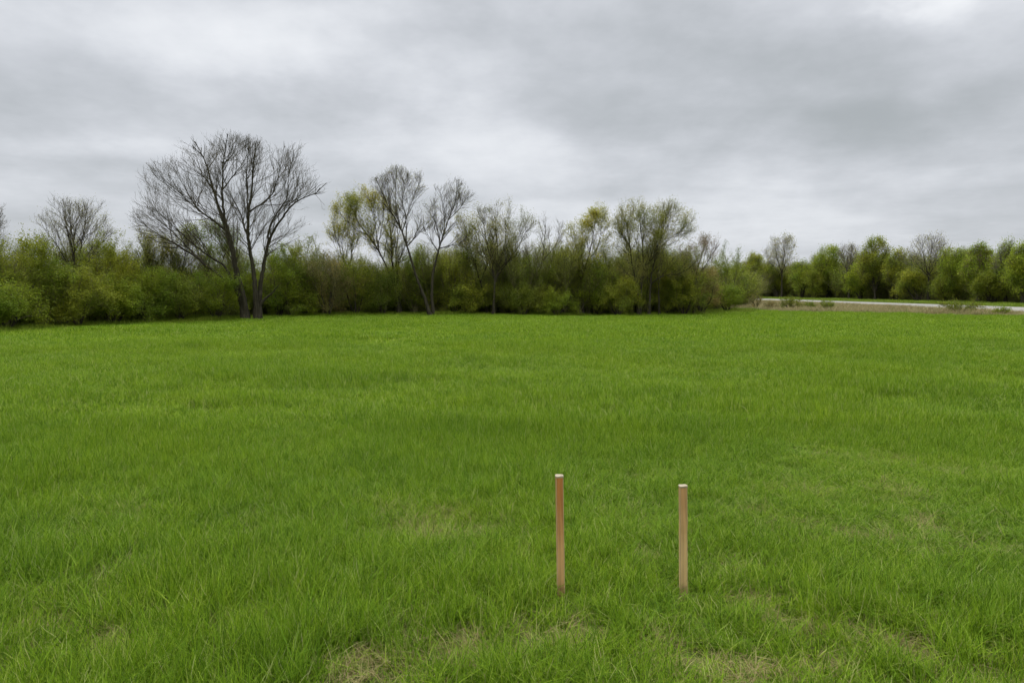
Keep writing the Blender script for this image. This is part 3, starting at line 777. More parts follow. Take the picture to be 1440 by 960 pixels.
build_tree('budding_tree', 'tall yellow-green leafing tree left of the wide olive tree', 'tree', None, 49.5,
    [[(820, 446), (819, 410), (816, 380), (812, 350), (808, 330)], [(818, 395), (828, 360), (834, 330), (836, 305)], [(816, 380), (806, 360), (800, 350)], [(822, 375), (842, 345), (846, 320)]], [(832, 328, 30, 40), (812, 355, 30, 40), (832, 370, 34, 30)], rb=0.11, seed=20, leaves=11000, lsize=0.034, tint=YEL, leafell=[(834, 315, 26, 32), (830, 350, 28, 26)], twm=M_otwig)
build_tree('budding_tree', 'widest budding tree on the right end of the wood, several dark stems', 'tree', None, 49,
    [[(898, 447), (897, 415), (893, 395), (888, 370), (884, 340), (880, 315)], [(900, 445), (902, 410), (906, 380), (905, 345), (902, 310)], [(913, 446), (915, 410), (918, 380), (926, 350), (934, 320)], [(916, 400), (930, 388), (950, 386), (962, 380)], [(926, 352), (944, 335), (960, 322)], [(905, 385), (920, 360), (930, 335), (936, 305)], [(885, 350), (872, 330), (868, 315)], [(928, 447), (925, 415), (924, 395)]],
    [(895, 330, 36, 46), (934, 330, 50, 46), (962, 362, 32, 38), (905, 372, 34, 30)], rb=0.115, seed=21, dens=1.5, leaves=24000, lsize=0.03, tint=BUD, twm=M_otwig)
build_tree('bare_tree', 'faint twiggy tree with pinkish buds right of the widest budding tree', 'tree', None, 51,
    [[(975, 446), (976, 410), (980, 380), (988, 355)], [(977, 405), (968, 375), (962, 360)], [(979, 388), (992, 372), (1002, 350)]], [(985, 364, 32, 36), (962, 392, 30, 30)], rb=0.09, seed=22, leaves=2600, lsize=0.03, tint=(0.20, 0.16, 0.08), twm=M_rtwig)

# --- shrubs and small trees of the wood's face: (px, base_py, Y, half-width px, top py, leaves, tint, name, label, leafspread)
def shrub(px, Y, hw, top, leaves, tint, name, label, seed, cat='shrub', lsize=0.031, twm=None, group=None, low=0.0, sides=0.9):
    base = at(px, 440, Y); gy = base.copy(); gy[2] = 0
    # pixel row of the ground at this distance
    lo, hi = 300.0, 900.0
    for _ in range(30):
        mid = (lo + hi) / 2
        if at(px, mid, Y)[2] > 0: lo = mid
        else: hi = mid
    by = lo; h = by - top
    r_ = np.random.RandomState(seed)
    limbs = []
    nst = 5
    for s in range(nst):
        a = (s - (nst - 1) / 2) / nst * 2
        bx = px + a * hw * 0.18
        bx = px + a * hw * 0.02
        limbs.append([(bx, by), (px + a * hw * 0.35 + r_.randn() * 2, by - h * 0.35), (px + a * hw * 0.62 + r_.randn() * 3, by - h * (0.72 + 0.1 * r_.rand()))])
    rad = hw * Y / F
    return build_shrub(name, label, cat, group, Y, limbs, [(px, by - h * 0.57, hw, h * 0.50), (px, by - h * 0.30, hw * sides, h * 0.33)],
                      natt=int(260 + 210 * rad), rb=0.05, step=min(0.26, rad * 0.22), twig=3, twlen=min(0.5, rad * 0.4), leaves=leaves, lsize=lsize, tint=tint,
                      twm=twm or M_otwig, seed=seed, leafspread=min(0.11, rad * 0.08), depth=0.9, shell=0.42, rtip=0.007, barkm=M_bark)
SH = [
 (14, 32.5, 52, 342, 15000, OLIVE, 'shrub_mound', 'olive green shrub mass cut by the left edge of the photo'),
 (10, 30.5, 44, 405, 9000, BRIGHT, 'shrub', 'lower bright green shrub in front at the left edge'),
 (62, 33.5, 40, 378, 9000, GREEN, 'shrub', 'green shrub in front of the round-headed bare tree, to its left'),
 (112, 34, 42, 388, 10000, OLIVE, 'shrub', 'olive shrub directly under the round-headed bare tree'),
 (152, 36.5, 34, 338, 8000, OLIVE, 'shrub_mound', 'tall olive bush touching the right side of the round-headed bare tree'),
 (160, 36, 36, 400, 8500, BRIGHT, 'shrub', 'low yellow-green bush right of the round-headed bare tree'),
 (206, 38, 36, 388, 8500, GREEN, 'shrub', 'green bush below the thin budding tree at left'),
 (254, 39.5, 38, 398, 8500, OLIVE, 'shrub', 'olive bush in front of the small grey bare tree'),
 (306, 41, 34, 390, 8000, GREEN, 'shrub', 'dark green bush just left of the largest trunk pair'),
 (392, 45.5, 36, 356, 10000, GREEN, 'shrub_mound', 'rounded green bush right behind the largest bare tree'),
 (428, 47, 38, 342, 10000, OLIVE, 'shrub_mound', 'tall olive bush with a domed top between the largest tree and centre group'),
 (462, 46.5, 34, 362, 6500, BROWN, 'shrub_mound', 'brownish twiggy bush left of the centre group'),
 (408, 45.8, 34, 404, 5500, GREEN, 'shrub', 'low dark bush right of the largest trunk pair'),
 (500, 47.5, 28, 368, 6500, OLIVE, 'shrub', 'narrow upright bush of thin stems under the yellow-green leaning tree'),
 (538, 48.5, 30, 378, 7000, DARK, 'shrub', 'dark green bush behind the left-leaning trunks'),
 (585, 50.5, 34, 366, 8000, GREEN, 'shrub', 'green bush filling the gap inside the leaning trunks'),
 (640, 50, 34, 366, 8000, OLIVE, 'shrub', 'olive bush behind the forked bare tree'),
 (660, 49.2, 32, 402, 6000, OLIVE, 'shrub', 'low bush between the forked tree and the vase-shaped tree'),
 (722, 50, 34, 374, 8000, OLIVE, 'shrub', 'olive bush behind the vase-shaped tree'),
 (736, 48, 30, 408, 6000, DARK, 'shrub', 'low dark bush right of the vase-shaped tree'),
 (784, 48.2, 24, 418, 4000, BRIGHT, 'shrub', 'small bright green bush at the field edge below the yellow-green tree'),
 (788, 50.5, 36, 374, 8500, OLIVE, 'shrub', 'olive bush left of the yellow-green leafing tree'),
 (838, 49.8, 34, 372, 8500, GREEN, 'shrub', 'green bush under the yellow-green leafing tree'),
 (868, 48.5, 28, 400, 6000, OLIVE, 'shrub', 'rounded bush between the yellow-green and widest trees'),
 (935, 50.5, 36, 362, 9000, OLIVE, 'shrub', 'olive bush behind the stems of the widest budding tree'),
 (962, 50, 34, 388, 9000, OLIVE, 'shrub_mound', 'large rounded bush right of the widest budding tree'),
 (986, 53, 28, 378, 7000, BROWN, 'shrub', 'brownish-green bush near the right end of the wood'),
 (1022, 66, 34, 356, 9000, GREEN, 'shrub_mound', 'dense dark green round tree at the right end of the wood'),
 (1022, 56.5, 26, 404, 6500, BRIGHT, 'shrub', 'bright green low bush ending the wood beside the dry verge'),
 (330, 44.5, 30, 372, 7000, GREEN, 'shrub', 'green bush behind the left limb of the largest tree'),
]
for i, (px, Y, hw, top, lv, tint, nm, lb) in enumerate(SH):
    shrub(px, Y, hw, top, int(lv * 2.5), tint, nm, lb, 100 + i, group='bushes along the face of the wood')
# scrub on the dry verge
for i, (px, Y, hw, top, lv, tint, lb) in enumerate([
    (1112, 62, 14, 420, 2600, DARK, 'dark green low scrub bush on the dry verge, largest before the road'),
    (1140, 64, 9, 426, 900, GREEN, 'small sprawling scrub bush on the dry verge right of the largest'),
    (1163, 61, 11, 425, 1500, GREEN, 'small upright scrub bush on the dry verge, third from the wood'),
    (1062, 63, 9, 417, 700, BROWN, 'sparse brownish scrub bush nearest the end of the wood'),
    (1084, 63, 9, 425, 600, BROWN, 'tiny sparse scrub bush on the dry verge between two others'),
    (1350, 51.5, 23, 431, 2600, DARK, 'wide low green scrub at the far right edge of the field'),
    (1405, 49.5, 14, 438, 900, GREEN, 'tiny low scrub nearest the right edge of the photo')]):
    shrub(px, Y, hw, top, lv, tint, 'scrub_bush', lb, 200 + i, lsize=0.035, group='scrub bushes on the dry verge')

# --- far tree line beyond the road : X about 60, from Y 80 to 175
def far_tree(px, Y, hw, top, leaves, tint, label, seed, bare=False, lsize=0.09, twm=None, name=None, trunkh=0.3, natt=700, leafell=None):
    lo, hi = 300.0, 900.0
    for _ in range(30):
        mid = (lo + hi) / 2
        if at(px, mid, Y)[2] > 0: lo = mid
        else: hi = mid
    by = lo; h = by - top; r_ = np.random.RandomState(seed)
    f = by - h * trunkh
    limbs = [[(px, by), (px + r_.randn(), f), (px - hw * 0.2, by - h * 0.6), (px - hw * .3, by - h * .8)], [(px, f), (px + hw * .28, by - h * .6), (px + hw * .4, by - h * .8)], [(px, f), (px + hw * .02, by - h * .85)],
             [(px, f), (px - hw * .5, by - h * .55)], [(px, f), (px + hw * .55, by - h * .5)]]
    e = [(px, by - h * 0.66, hw, h * 0.34)] if bare else [(px + r_.uniform(-.25, .25) * hw, by - h * 0.70, hw * .72, h * 0.31), (px + r_.uniform(-.35, .35) * hw, by - h * 0.5, hw * 1.0, h * .36), (px, by - h * 0.28, hw * 1.15, h * .28)]
    return build_tree(name or ('bare_tree' if bare else 'leafing_tree'), label, 'tree', 'tree line beyond the road', Y, limbs, e, rb=0.24,
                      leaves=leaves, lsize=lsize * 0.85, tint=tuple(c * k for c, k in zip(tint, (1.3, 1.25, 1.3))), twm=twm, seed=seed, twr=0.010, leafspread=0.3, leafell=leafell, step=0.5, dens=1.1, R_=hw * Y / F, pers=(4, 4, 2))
FT = [
 (1062, 172, 24, 358, 9000, OLIVE, 'rounded olive tree nearest the left end of the tree line', False, None),
 (1099, 160, 24, 329, 2200, BUD, 'tall nearly bare tree standing above the left part of the tree line', True, M_gtwig),
 (1128, 150, 20, 368, 7000, GREEN, 'lower green tree filling the gap beside the tall bare tree', False, None),
 (1163, 146, 27, 348, 10000, BRIGHT, 'bright green tree with a pointed top between the bare trees', False, M_otwig),
 (1194, 136, 18, 337, 500, BUD, 'narrow grey bare tree just left of the round green-topped tree', True, M_gtwig),
 (1231, 124, 27, 334, 9000, OLIVE, 'round green-topped tree with dark stems in the middle of the tree line', False, None),
 (1262, 120, 20, 347, 7000, OLIVE, 'olive tree squeezed between the round and the grey fan-shaped trees', False, M_gtwig),
 (1306, 110, 34, 330, 900, BUD, 'wide grey fan-shaped bare tree, tallest on the right', True, M_gtwig),
 (1345, 104, 27, 352, 8500, GREEN, 'dense green tree right of the grey fan-shaped bare tree', False, None),
 (1376, 98, 22, 345, 6500, BRIGHT, 'light green tree with a spiky top, third from the right edge', False, M_rtwig),
 (1414, 92, 19, 337, 3400, BRIGHT, 'open thin-leaved tree showing sky through its top near the right edge', False, M_gtwig),
 (1440, 86, 26, 341, 9500, BRIGHT, 'bright green tree cut off by the right edge of the photo', False, M_otwig),
 (1210, 128, 20, 372, 7000, GREEN, 'low green bushy tree under the narrow grey bare tree', False, None),
 (1394, 93, 26, 384, 7000, DARK, 'dark low tree under the open thin-leaved tree', False, None),
 (1290, 113, 26, 380, 7000, OLIVE, 'low olive tree under the left side of the grey fan-shaped tree', False, None),
 (1150, 145, 24, 384, 7000, DARK, 'dark low tree under the bright pointed one', False, None),
 (1092, 164, 22, 374, 7000, DARK, 'dark green low tree behind the stem of the tall bare tree', False, None),
 (1330, 104, 24, 388, 6500, DARK, 'dark low bushy tree at the right foot of the grey fan-shaped tree', False, None),
 (1475, 80, 30, 335, 9000, GREEN, None, False, None),
]
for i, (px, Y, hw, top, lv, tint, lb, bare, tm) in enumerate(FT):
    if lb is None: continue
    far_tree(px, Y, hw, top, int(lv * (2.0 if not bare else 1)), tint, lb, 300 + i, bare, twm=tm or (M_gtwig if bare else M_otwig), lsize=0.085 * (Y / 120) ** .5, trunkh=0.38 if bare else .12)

# ------------------------------------------------------------------ thicket mass behind the individual bushes (stuff)
def thicket_src(seed):
    rng = np.random.RandomState(seed)
    n = 9000; v = rng.randn(n, 3); v /= np.linalg.norm(v, axis=1)[:, None]; rr = rng.rand(n) ** 0.4
    c = v * rr[:, None] * np.array([1.9, 1.7, 2.0]) + np.array([0, 0, 1.9])
    keep = fbm(c[:, 0] * 1.4 + seed, c[:, 2] * 1.4 + c[:, 1], 2) > 0.40
    c = c[keep]; c = c[c[:, 2] > 0.05]; c += rng.randn(*c.shape) * 0.12
    V, Fq, rn = leaf_quads(c, 0.055, rng)
    k = 220; p0 = np.stack([rng.randn(k) * .5, rng.randn(k) * .5, np.zeros(k)], 1)
    p1 = p0 * 0 + np.stack([rng.randn(k) * 1.2, rng.randn(k) * 1.1, 1.2 + rng.rand(k) * 2.6], 1)
    d = p1 - p0; d /= np.linalg.norm(d, axis=1)[:, None]
    V2, F2 = ringtube(p0, p1, d, d, np.full(k, .018), np.full(k, .006), 3)
    me = mesh_np('bush', np.concatenate([V, V2]), np.concatenate([Fq, F2 + len(V)]), [M_thleaf, M_otwig],
                 {'rnd': np.concatenate([rn, np.zeros(len(V2))])}, midx=np.concatenate([np.zeros(len(Fq)), np.ones(len(F2))]))
    return bpy.data.objects.new('bush', me)
def haze_src(seed):
    rng = np.random.RandomState(seed)
    c0 = np.array([0, 0, 3.1]); rad = np.array([1.7, 1.5, 2.1]); fan = np.array([0, 0, 0.4])
    ins = lambda p, rg: (((p - c0) / rad) ** 2).sum(1) < 1 + 0.25 * np.sin(p[:, 0] * 3 + seed) + 0.15 * rg.randn(len(p))
    always = lambda p, rg: np.ones(len(p), bool)
    k = 6; st = rng.randn(k, 3) * 0.12; st[:, 2] = -0.05; d = rng.randn(k, 3) * 0.28; d[:, 2] = 1
    P0, A0, R0 = march(st, d, 3.6 + rng.rand(k), np.full(k, .035), 9, rng, always, .2, fan, .3, .05)
    out = [seg_tubes(P0, A0, R0, 5)]
    a, d, r, t = children(P0, A0, R0, 12, rng, 20, 50, .2, .5); P1, A1, R1 = march(a, d, 1.6 * (1.2 - t), r.clip(.008, .02), 6, rng, ins, .4, fan, .3, .08); out.append(seg_tubes(P1, A1, R1, 4))
    a, d, r, t = children(P1, A1, R1, 6, rng, 20, 50, .1, .6); P2, A2, R2 = march(a, d, np.full(len(a), .8), np.full(len(a), .006), 4, rng, ins, .4, fan, .3, .1); out.append(seg_tubes(P2, A2, R2, 3))
    a, d, r, t = children(P2, A2, R2, 4, rng, 20, 50, .1, .6); P3, A3, R3 = march(a, d, np.full(len(a), .4), np.full(len(a), .0045), 2, rng, ins, .3, fan, .3, .1); out.append(seg_tubes(P3, A3, R3, 3))
    cand = np.concatenate([P2[:, 1:][A2[:, 1:]], P3[:, 1:][A3[:, 1:]]]); c = cand[rng.randint(0, len(cand), 6500)] + rng.randn(6500, 3) * .09
    V, Fq, rn = leaf_quads(c, 0.028, rng); Vs, Fs, o = [V], [Fq], len(V)
    for v, f in out: Vs.append(v); Fs.append(f + o); o += len(v)
    nw = o - len(V)
    me = mesh_np('budding_thicket', np.concatenate(Vs), np.concatenate(Fs), [M_thleaf, M_otwig], {'rnd': np.concatenate([0.5 + 0.5 * rn, np.zeros(nw)])},
                 midx=np.concatenate([np.zeros(len(Fq)), np.ones(sum(len(f) for f in Fs[1:]))]))
    return bpy.data.objects.new('budding_thicket', me)
ts = [thicket_src(s) for s in range(5)] + [haze_src(s) for s in (31, 32, 33)]
P, R, S, I = [], [], [], []
def th(px0, px1, Y0, Y1, htop, n):
    for k in range(n):
        px = px0 + (px1 - px0) * (k + rng.rand()) / n; Yv = Y0 + (Y1 - Y0) * (k + .5) / n + rng.randn() * 0.7
        h = htop * (0.8 + 0.4 * rng.rand()); s = h / 3.9
        p = at(px, 440, Yv); P.append([p[0], p[1], 0]); R.append([0, 0, rng.rand() * 6.28]); S.append([s * 1.15, s * 1.15, s]); I.append(rng.randint(0, 5))
th(-160, 330, 30.5, 45, 2.5, 26); th(-160, 330, 34, 48, 2.8, 24); th(-200, 340, 40, 54, 3.2, 24)
th(340, 560, 48, 52, 2.5, 14); th(340, 560, 52, 58, 2.9, 14)
th(540, 900, 52, 52.5, 2.6, 22); th(520, 900, 56, 57, 2.9, 20); th(520, 1000, 62, 65, 3.2, 18)
th(900, 1000, 53.5, 58, 2.7, 9); th(880, 1010, 58, 65, 3.1, 9)
def hz(px0, px1, Y0, Y1, htop, n):
    for k in range(n):
        px = px0 + (px1 - px0) * (k + rng.rand()) / n; Yv = Y0 + (Y1 - Y0) * (k + .5) / n + rng.randn() * 0.9
        h = htop * (0.75 + 0.45 * rng.rand()); s = h / 5.2; p = at(px, 440, Yv)
        P.append([p[0], p[1], 0]); R.append([0, 0, rng.rand() * 6.28]); S.append([s, s, s]); I.append(5 + rng.randint(0, 3))
hz(-120, 330, 33, 46, 4.5, 28); hz(330, 560, 48, 53, 4.3, 18); hz(540, 990, 51, 53, 4.8, 34); hz(560, 960, 55, 57, 5.4, 22); hz(640, 760, 50, 51, 4.6, 6); hz(790, 980, 50, 52, 4.6, 11)
th(985, 1040, 66, 74, 3.3, 4); th(1030, 1060, 75, 150, 4.6, 6)
scatter('thicket', np.array(P), np.array(R), np.array(S), np.array(I), ts, 'dense olive green undergrowth filling the depth of the wood')
P, R, S, I = [], [], [], []
for row in range(3):
    for k in range(60):
        y = 60 + 130 * (k + rng.rand()) / 60; x = 62 + row * 5 + rng.rand() * 3 + max(0, (y - 165)) * -0.3
        h = (4.3 + 0.024 * (y - 60) + row * 0.4) * (0.8 + 0.4 * rng.rand()); s = h / 3.9
        P.append([x, y, 0]); R.append([0, 0, rng.rand() * 6.28]); S.append([s, s, s]); I.append(rng.randint(0, 8))
for k in range(34):   # closes the view where the road vanishes
    x = -5 + 80 * (k + rng.rand()) / 34; y = 200 + rng.rand() * 14; s = (6.5 + 2 * rng.rand()) / 3.9
    P.append([x, y, 0]); R.append([0, 0, rng.rand() * 6.28]); S.append([s, s, s]); I.append(rng.randint(0, 5))
scatter('far_woodland', np.array(P), np.array(R), np.array(S), np.array(I), ts, 'dark green far woodland closing the view behind the tree line')

# ------------------------------------------------------------------ the two stakes
def wood_mat(name, top, low, hgt):
    m, nt = newmat(name); L = nt.links
    tc = N(nt, 'ShaderNodeTexCoord'); mp = N(nt, 'ShaderNodeMapping'); mp.inputs['Scale'].default_value = (60, 60, 3.0)
    L.new(tc.outputs['Object'], mp.inputs[0])
    n = noise(nt, mp.outputs[0], 1.0, 6, 0.6); n2 = noise(nt, tc.outputs['Object'], 9, 3)
    sp = N(nt, 'ShaderNodeSeparateXYZ'); L.new(tc.outputs['Object'], sp.inputs[0])
    z = math_(nt, 'DIVIDE', sp.outputs['Z'], hgt)
    z = math_(nt, 'ADD', z, math_(nt, 'MULTIPLY', math_(nt, 'SUBTRACT', n2, 0.5), 0.5))
    r = ramp(nt, [(0.06, tuple(c * 0.6 for c in low)), (0.17, low), (0.45, low), (0.95, top)]); L.new(z, r.inputs[0])
    g = ramp(nt, [(0.3, (0.62, 0.58, 0.55)), (0.5, (0.98, 0.98, 0.97)), (0.7, (1.2, 1.18, 1.15))]); L.new(n, g.inputs[0])
    c = mixc(nt, r.outputs[0], g.outputs[0], 1.0, 'MULTIPLY')
    p = N(nt, 'ShaderNodeBsdfPrincipled'); L.new(c, p.inputs['Base Color']); p.inputs['Roughness'].default_value = 0.75
    bp = N(nt, 'ShaderNodeBump'); bp.inputs['Strength'].default_value = 0.4; bp.inputs['Distance'].default_value = 0.002
    L.new(n, bp.inputs['Height']); L.new(bp.outputs[0], p.inputs['Normal'])
    o = N(nt, 'ShaderNodeOutputMaterial'); L.new(p.outputs[0], o.inputs[0])
    return m
def plain_wood(name, a, b, sc_=(90, 90, 90)):
    m, nt = newmat(name); L = nt.links
    tc = N(nt, 'ShaderNodeTexCoord'); mp = N(nt, 'ShaderNodeMapping'); mp.inputs['Scale'].default_value = sc_
    L.new(tc.outputs['Object'], mp.inputs[0]); n = noise(nt, mp.outputs[0], 1.0, 4)
    r = ramp(nt, [(0.35, a), (0.65, b)]); L.new(n, r.inputs[0])
    p = N(nt, 'ShaderNodeBsdfPrincipled'); L.new(r.outputs[0], p.inputs['Base Color']); p.inputs['Roughness'].default_value = 0.8
    o = N(nt, 'ShaderNodeOutputMaterial'); L.new(p.outputs[0], o.inputs[0])
    return m
M_edge = plain_wood('pale_planed_edge', (0.38, 0.25, 0.12), (0.48, 0.34, 0.18), (60, 60, 4))
M_end = plain_wood('end_grain', (0.28, 0.23, 0.14), (0.44, 0.37, 0.25), (50, 400, 50))
def stake(foot_p, top_px, w, mat, label, rotz, seed):
    d = ray(*top_px); Yd = foot_p[1]
    top = np.array([0, 0, HC]) + d * (Yd / d[1])
    h = top[2]; lean = math.atan2(top[0] - foot_p[0], h)
    g0 = float(ground_h(foot_p[0], foot_p[1]))
    root = empty('wooden_stake', (foot_p[0], foot_p[1], g0), label, 'stake', 'wooden stakes driven into the field')
    root.rotation_euler = (0, lean, rotz)
    ln = (h - g0) / math.cos(lean)
    rg = np.random.RandomState(seed); hw = w / 2; c = 0.004
    ring = [(-hw + c, -hw), (hw - c, -hw), (hw, -hw + c), (hw, hw - c), (hw - c, hw), (-hw + c, hw), (-hw, hw - c), (-hw, -hw + c)]
    zs = np.linspace(-0.18, ln - 0.010, 14); V = []
    for z in zs:
        s = 1 + 0.012 * rg.randn() * 0.5; ox, oy = rg.randn(2) * 0.0004
        if z < -0.05: s *= max(0.12, 1 - (-0.05 - z) / 0.14)
        V += [(x * s + ox, y * s + oy, z) for x, y in ring]
    Fq, mi = [], []
    for i in range(len(zs) - 1):
        for j in range(8):
            Fq.append((i * 8 + j, i * 8 + (j + 1) % 8, (i + 1) * 8 + (j + 1) % 8, (i + 1) * 8 + j)); mi.append(1 if j % 2 else 0)
    me = bpy.data.meshes.new('shaft'); n = len(V)
    me.from_pydata(V, [], Fq + [tuple(range(7, -1, -1)), tuple(range(n - 8, n))]); mi += [0, 0]
    me.materials.append(mat); me.materials.append(M_edge)
    me.polygons.foreach_set('material_index', mi); me.update()
    obj('shaft', me, root)
    # splayed, hammered end grain at the top
    V = []; zt = [ln - 0.0095, ln - 0.007, ln - 0.002, ln]; ss = [1.0, 1.07, 1.09, 1.03]
    for z, s in zip(zt, ss): V += [(x * s, y * s, z + (0.0015 * rg.randn() if z == ln else 0)) for x, y in ring]
    Fq = [(i * 8 + j, i * 8 + (j + 1) % 8, (i + 1) * 8 + (j + 1) % 8, (i + 1) * 8 + j) for i in range(3) for j in range(8)]
    V.append((0, 0, ln - 0.0015)); n = len(V)
    Fq += [(24 + j, 24 + (j + 1) % 8, n - 1) for j in range(8)] + [tuple(range(7, -1, -1))]
    me = bpy.data.meshes.new('stake_top'); me.from_pydata(V, [], Fq); me.materials.append(M_end); me.update()
    obj('stake_top', me, root)
    return root
M_w1 = wood_mat('reddish_cedar', (0.40, 0.160, 0.036), (0.52, 0.30, 0.115), 0.62)
M_w2 = wood_mat('tan_pine', (0.44, 0.250, 0.095), (0.54, 0.36, 0.155), 0.60)
stake(SL, (786.5, 668), 0.0415, M_w1, 'reddish brown square wooden stake with pale top, the left and taller one', 0.03, 1)
stake(SR, (960.5, 682), 0.0415, M_w2, 'tan square wooden stake with pale top, the right and shorter one', -0.04, 2)

# ------------------------------------------------------------------ sky
world = bpy.data.worlds.new('World'); SC.world = world; world.use_nodes = True
nt = world.node_tree; nt.nodes.clear(); L = nt.links
SUN_EL, SUN_AZ = math.radians(58), math.radians(-25)
sky = N(nt, 'ShaderNodeTexSky'); sky.sky_type = 'NISHITA'; sky.sun_disc = False; sky.sun_elevation = SUN_EL; sky.sun_rotation = SUN_AZ
tc = N(nt, 'ShaderNodeTexCoord'); sp = N(nt, 'ShaderNodeSeparateXYZ'); L.new(tc.outputs['Generated'], sp.inputs[0])
x_, y_, z_ = sp.outputs
zc = math_(nt, 'MAXIMUM', z_, 0.0)
den = math_(nt, 'ADD', zc, 0.11)
cu = math_(nt, 'DIVIDE', x_, den); cv = math_(nt, 'DIVIDE', y_, den)
cb = N(nt, 'ShaderNodeCombineXYZ'); L.new(cu, cb.inputs[0]); L.new(cv, cb.inputs[1])
az = math_(nt, 'ARCTAN2', x_, y_); el = math_(nt, 'ARCSINE', z_)
ae = N(nt, 'ShaderNodeCombineXYZ'); L.new(az, ae.inputs[0]); L.new(math_(nt, 'MULTIPLY', el, 1.75), ae.inputs[1])
def cnoise(vec, scale, detail, rough, off=0):
    n = N(nt, 'ShaderNodeTexNoise'); n.inputs['Scale'].default_value = scale; n.inputs['Detail'].default_value = detail
    n.inputs['Roughness'].default_value = rough
    mp = N(nt, 'ShaderNodeMapping'); mp.inputs['Location'].default_value = (off, off * .7, off * .3)
    L.new(vec, mp.inputs[0]); L.new(mp.outputs[0], n.inputs['Vector']); return n
w1 = cnoise(ae.outputs[0], 4.0, 5, 0.55, 2.0)
wsep = N(nt, 'ShaderNodeSeparateColor'); L.new(w1.outputs['Color'], wsep.inputs[0])
azw = math_(nt, 'ADD', az, math_(nt, 'MULTIPLY', math_(nt, 'SUBTRACT', wsep.outputs[0], 0.5), 0.40))
elw = math_(nt, 'ADD', el, math_(nt, 'MULTIPLY', math_(nt, 'SUBTRACT', wsep.outputs[1], 0.5), 0.10))
n_a = cnoise(cb.outputs[0], 0.42, 5, 0.50, 3.1).outputs['Fac']
n_b = cnoise(ae.outputs[0], 5.5, 5, 0.55, 7.7).outputs['Fac']
n_c = cnoise(cb.outputs[0], 1.9, 5, 0.6, 5.5).outputs['Fac']
s = math_(nt, 'MULTIPLY', math_(nt, 'SUBTRACT', n_a, 0.5), 0.85)
s = math_(nt, 'ADD', s, math_(nt, 'MULTIPLY', math_(nt, 'SUBTRACT', n_b, 0.5), 0.62))
s = math_(nt, 'ADD', s, math_(nt, 'MULTIPLY', math_(nt, 'SUBTRACT', n_c, 0.5), 0.34))
BL = [(370, 70, 120, 50, .17), (1330, 12, 42, 26, .34), (610, 150, 90, 45, .13), (420, 150, 190, 32, -.15), (950, 110, 230, 55, -.15), (1180, 185, 190, 26, -.17),
      (1060, 195, 190, 14, .10), (60, 135, 170, 40, -.07), (150, 205, 200, 16, .10), (130, 235, 160, 14, -.07), (750, 20, 300, 26, -.03), (1120, 90, 160, 60, .02), (1100, 255, 330, 14, -.07), (1300, 150, 150, 30, -.08), (760, 210, 170, 28, .06),
      (60, 14, 230, 40, .06), (560, 235, 260, 20, -.03), (1250, 250, 200, 14, .05), (860, 240, 140, 16, .06), (1420, 40, 80, 60, .04), (700, 330, 900, 40, -.03)]
for px, py, rx, ry, am in BL:
    am *= 1.25
    d = ray(px, py); d = d / np.linalg.norm(d); a0 = math.atan2(d[0], d[1]); e0 = math.asin(d[2])
    dx = math_(nt, 'DIVIDE', math_(nt, 'SUBTRACT', azw, a0), rx / F); dy = math_(nt, 'DIVIDE', math_(nt, 'SUBTRACT', elw, e0), ry / F)
    q_ = math_(nt, 'ADD', math_(nt, 'MULTIPLY', dx, dx), math_(nt, 'MULTIPLY', dy, dy))
    g_ = math_(nt, 'EXPONENT', math_(nt, 'MULTIPLY', q_, -0.9))
    s = math_(nt, 'ADD', s, math_(nt, 'MULTIPLY', g_, am))
SKY = 0.60
# thicker cloud lets less light through: brightness follows the cloud depth
cr = ramp(nt, [(0.18, (0.425, 0.455, 0.475)), (0.42, (0.575, 0.60, 0.64)), (0.62, (0.73, 0.755, 0.80)), (0.88, (0.93, 0.95, 0.98))], 'B_SPLINE')
L.new(math_(nt, 'ADD', s, 0.50), cr.inputs[0])
zr = ramp(nt, [(0.0, (1.0, 1.0, 1.0)), (0.36, (1.0, 1.0, 1.0)), (0.75, (1.9, 1.9, 1.9)), (1.0, (2.4, 2.4, 2.4))]); 
zr.color_ramp.elements[0].color = (1, 1, 1, 1)
zn = math_(nt, 'DIVIDE', zc, 1.0)
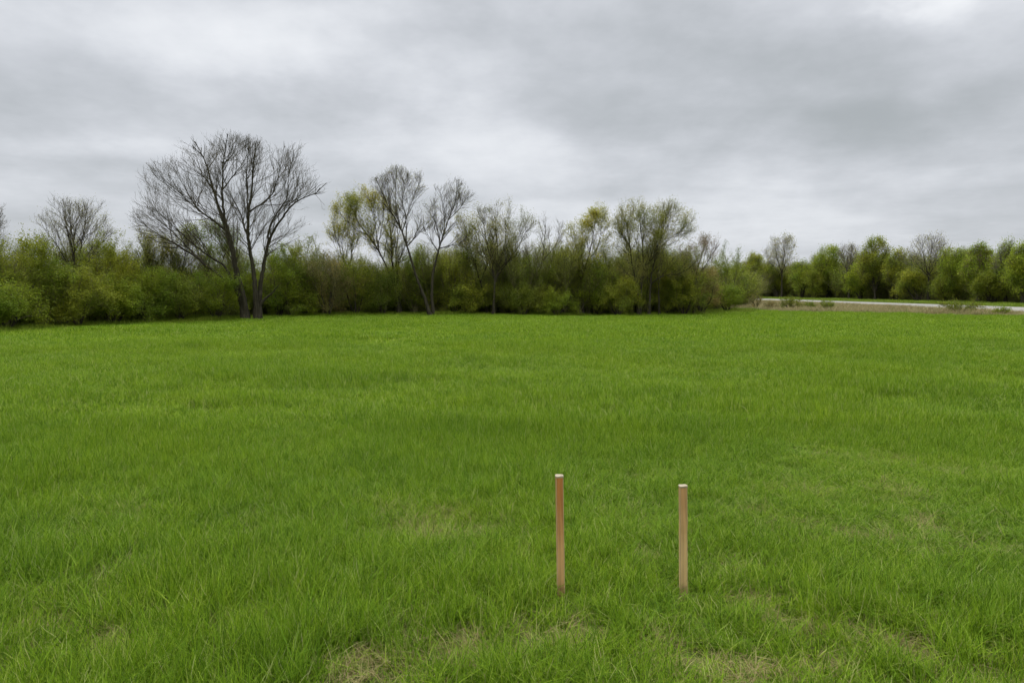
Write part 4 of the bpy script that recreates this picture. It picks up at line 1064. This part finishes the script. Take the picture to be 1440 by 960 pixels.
# overcast skies are brightest overhead (zenith about 2.5 times the horizon)
zmul = math_(nt, 'ADD', 1.0, math_(nt, 'MULTIPLY', math_(nt, 'POWER', math_(nt, 'MAXIMUM', math_(nt, 'SUBTRACT', zc, 0.36), 0.0), 1.0), 4.6))
bgc = N(nt, 'ShaderNodeBackground'); L.new(cr.outputs[0], bgc.inputs[0]); L.new(zmul, bgc.inputs[1])
bgs = N(nt, 'ShaderNodeBackground'); L.new(sky.outputs[0], bgs.inputs[0]); bgs.inputs[1].default_value = 0.08
mx = N(nt, 'ShaderNodeMixShader'); mx.inputs[0].default_value = 0.95
L.new(bgs.outputs[0], mx.inputs[1]); L.new(bgc.outputs[0], mx.inputs[2])
wo = N(nt, 'ShaderNodeOutputWorld'); L.new(mx.outputs[0], wo.inputs[0])
nt.nodes.remove(zr)

sl = bpy.data.lights.new('sun', 'SUN'); sl.energy = 1.5; sl.angle = math.radians(25); sl.color = (1.0, 0.97, 0.93)
so = bpy.data.objects.new('sun', sl); COL.objects.link(so)
sd = Vector((math.sin(-SUN_AZ * -1) * math.cos(SUN_EL), math.cos(SUN_AZ) * math.cos(SUN_EL), math.sin(SUN_EL)))
so.rotation_euler = sd.to_track_quat('Z', 'Y').to_euler(); so.location = (0, 0, 30)

# ------------------------------------------------------------------ camera
cam = bpy.data.cameras.new('camera'); cam.sensor_width = 36; cam.lens = 36 * F / 1440; cam.clip_end = 8000; cam.clip_start = 0.05
co = bpy.data.objects.new('camera', cam); COL.objects.link(co)
co.location = (0, 0, HC); co.rotation_euler = (math.radians(90) - PITCH, 0, 0)
SC.camera = co
SC.view_settings.view_transform = 'Standard'; SC.view_settings.look = 'None'; SC.view_settings.gamma = 1; SC.view_settings.exposure = 0
world.cycles.sampling_method = 'MANUAL'; world.cycles.sample_map_resolution = 256
SC.cycles.max_bounces = 4; SC.cycles.diffuse_bounces = 3; SC.cycles.transmission_bounces = 3; SC.cycles.transparent_max_bounces = 4
SC.cycles.use_denoising = True; SC.cycles.adaptive_threshold = 0.035
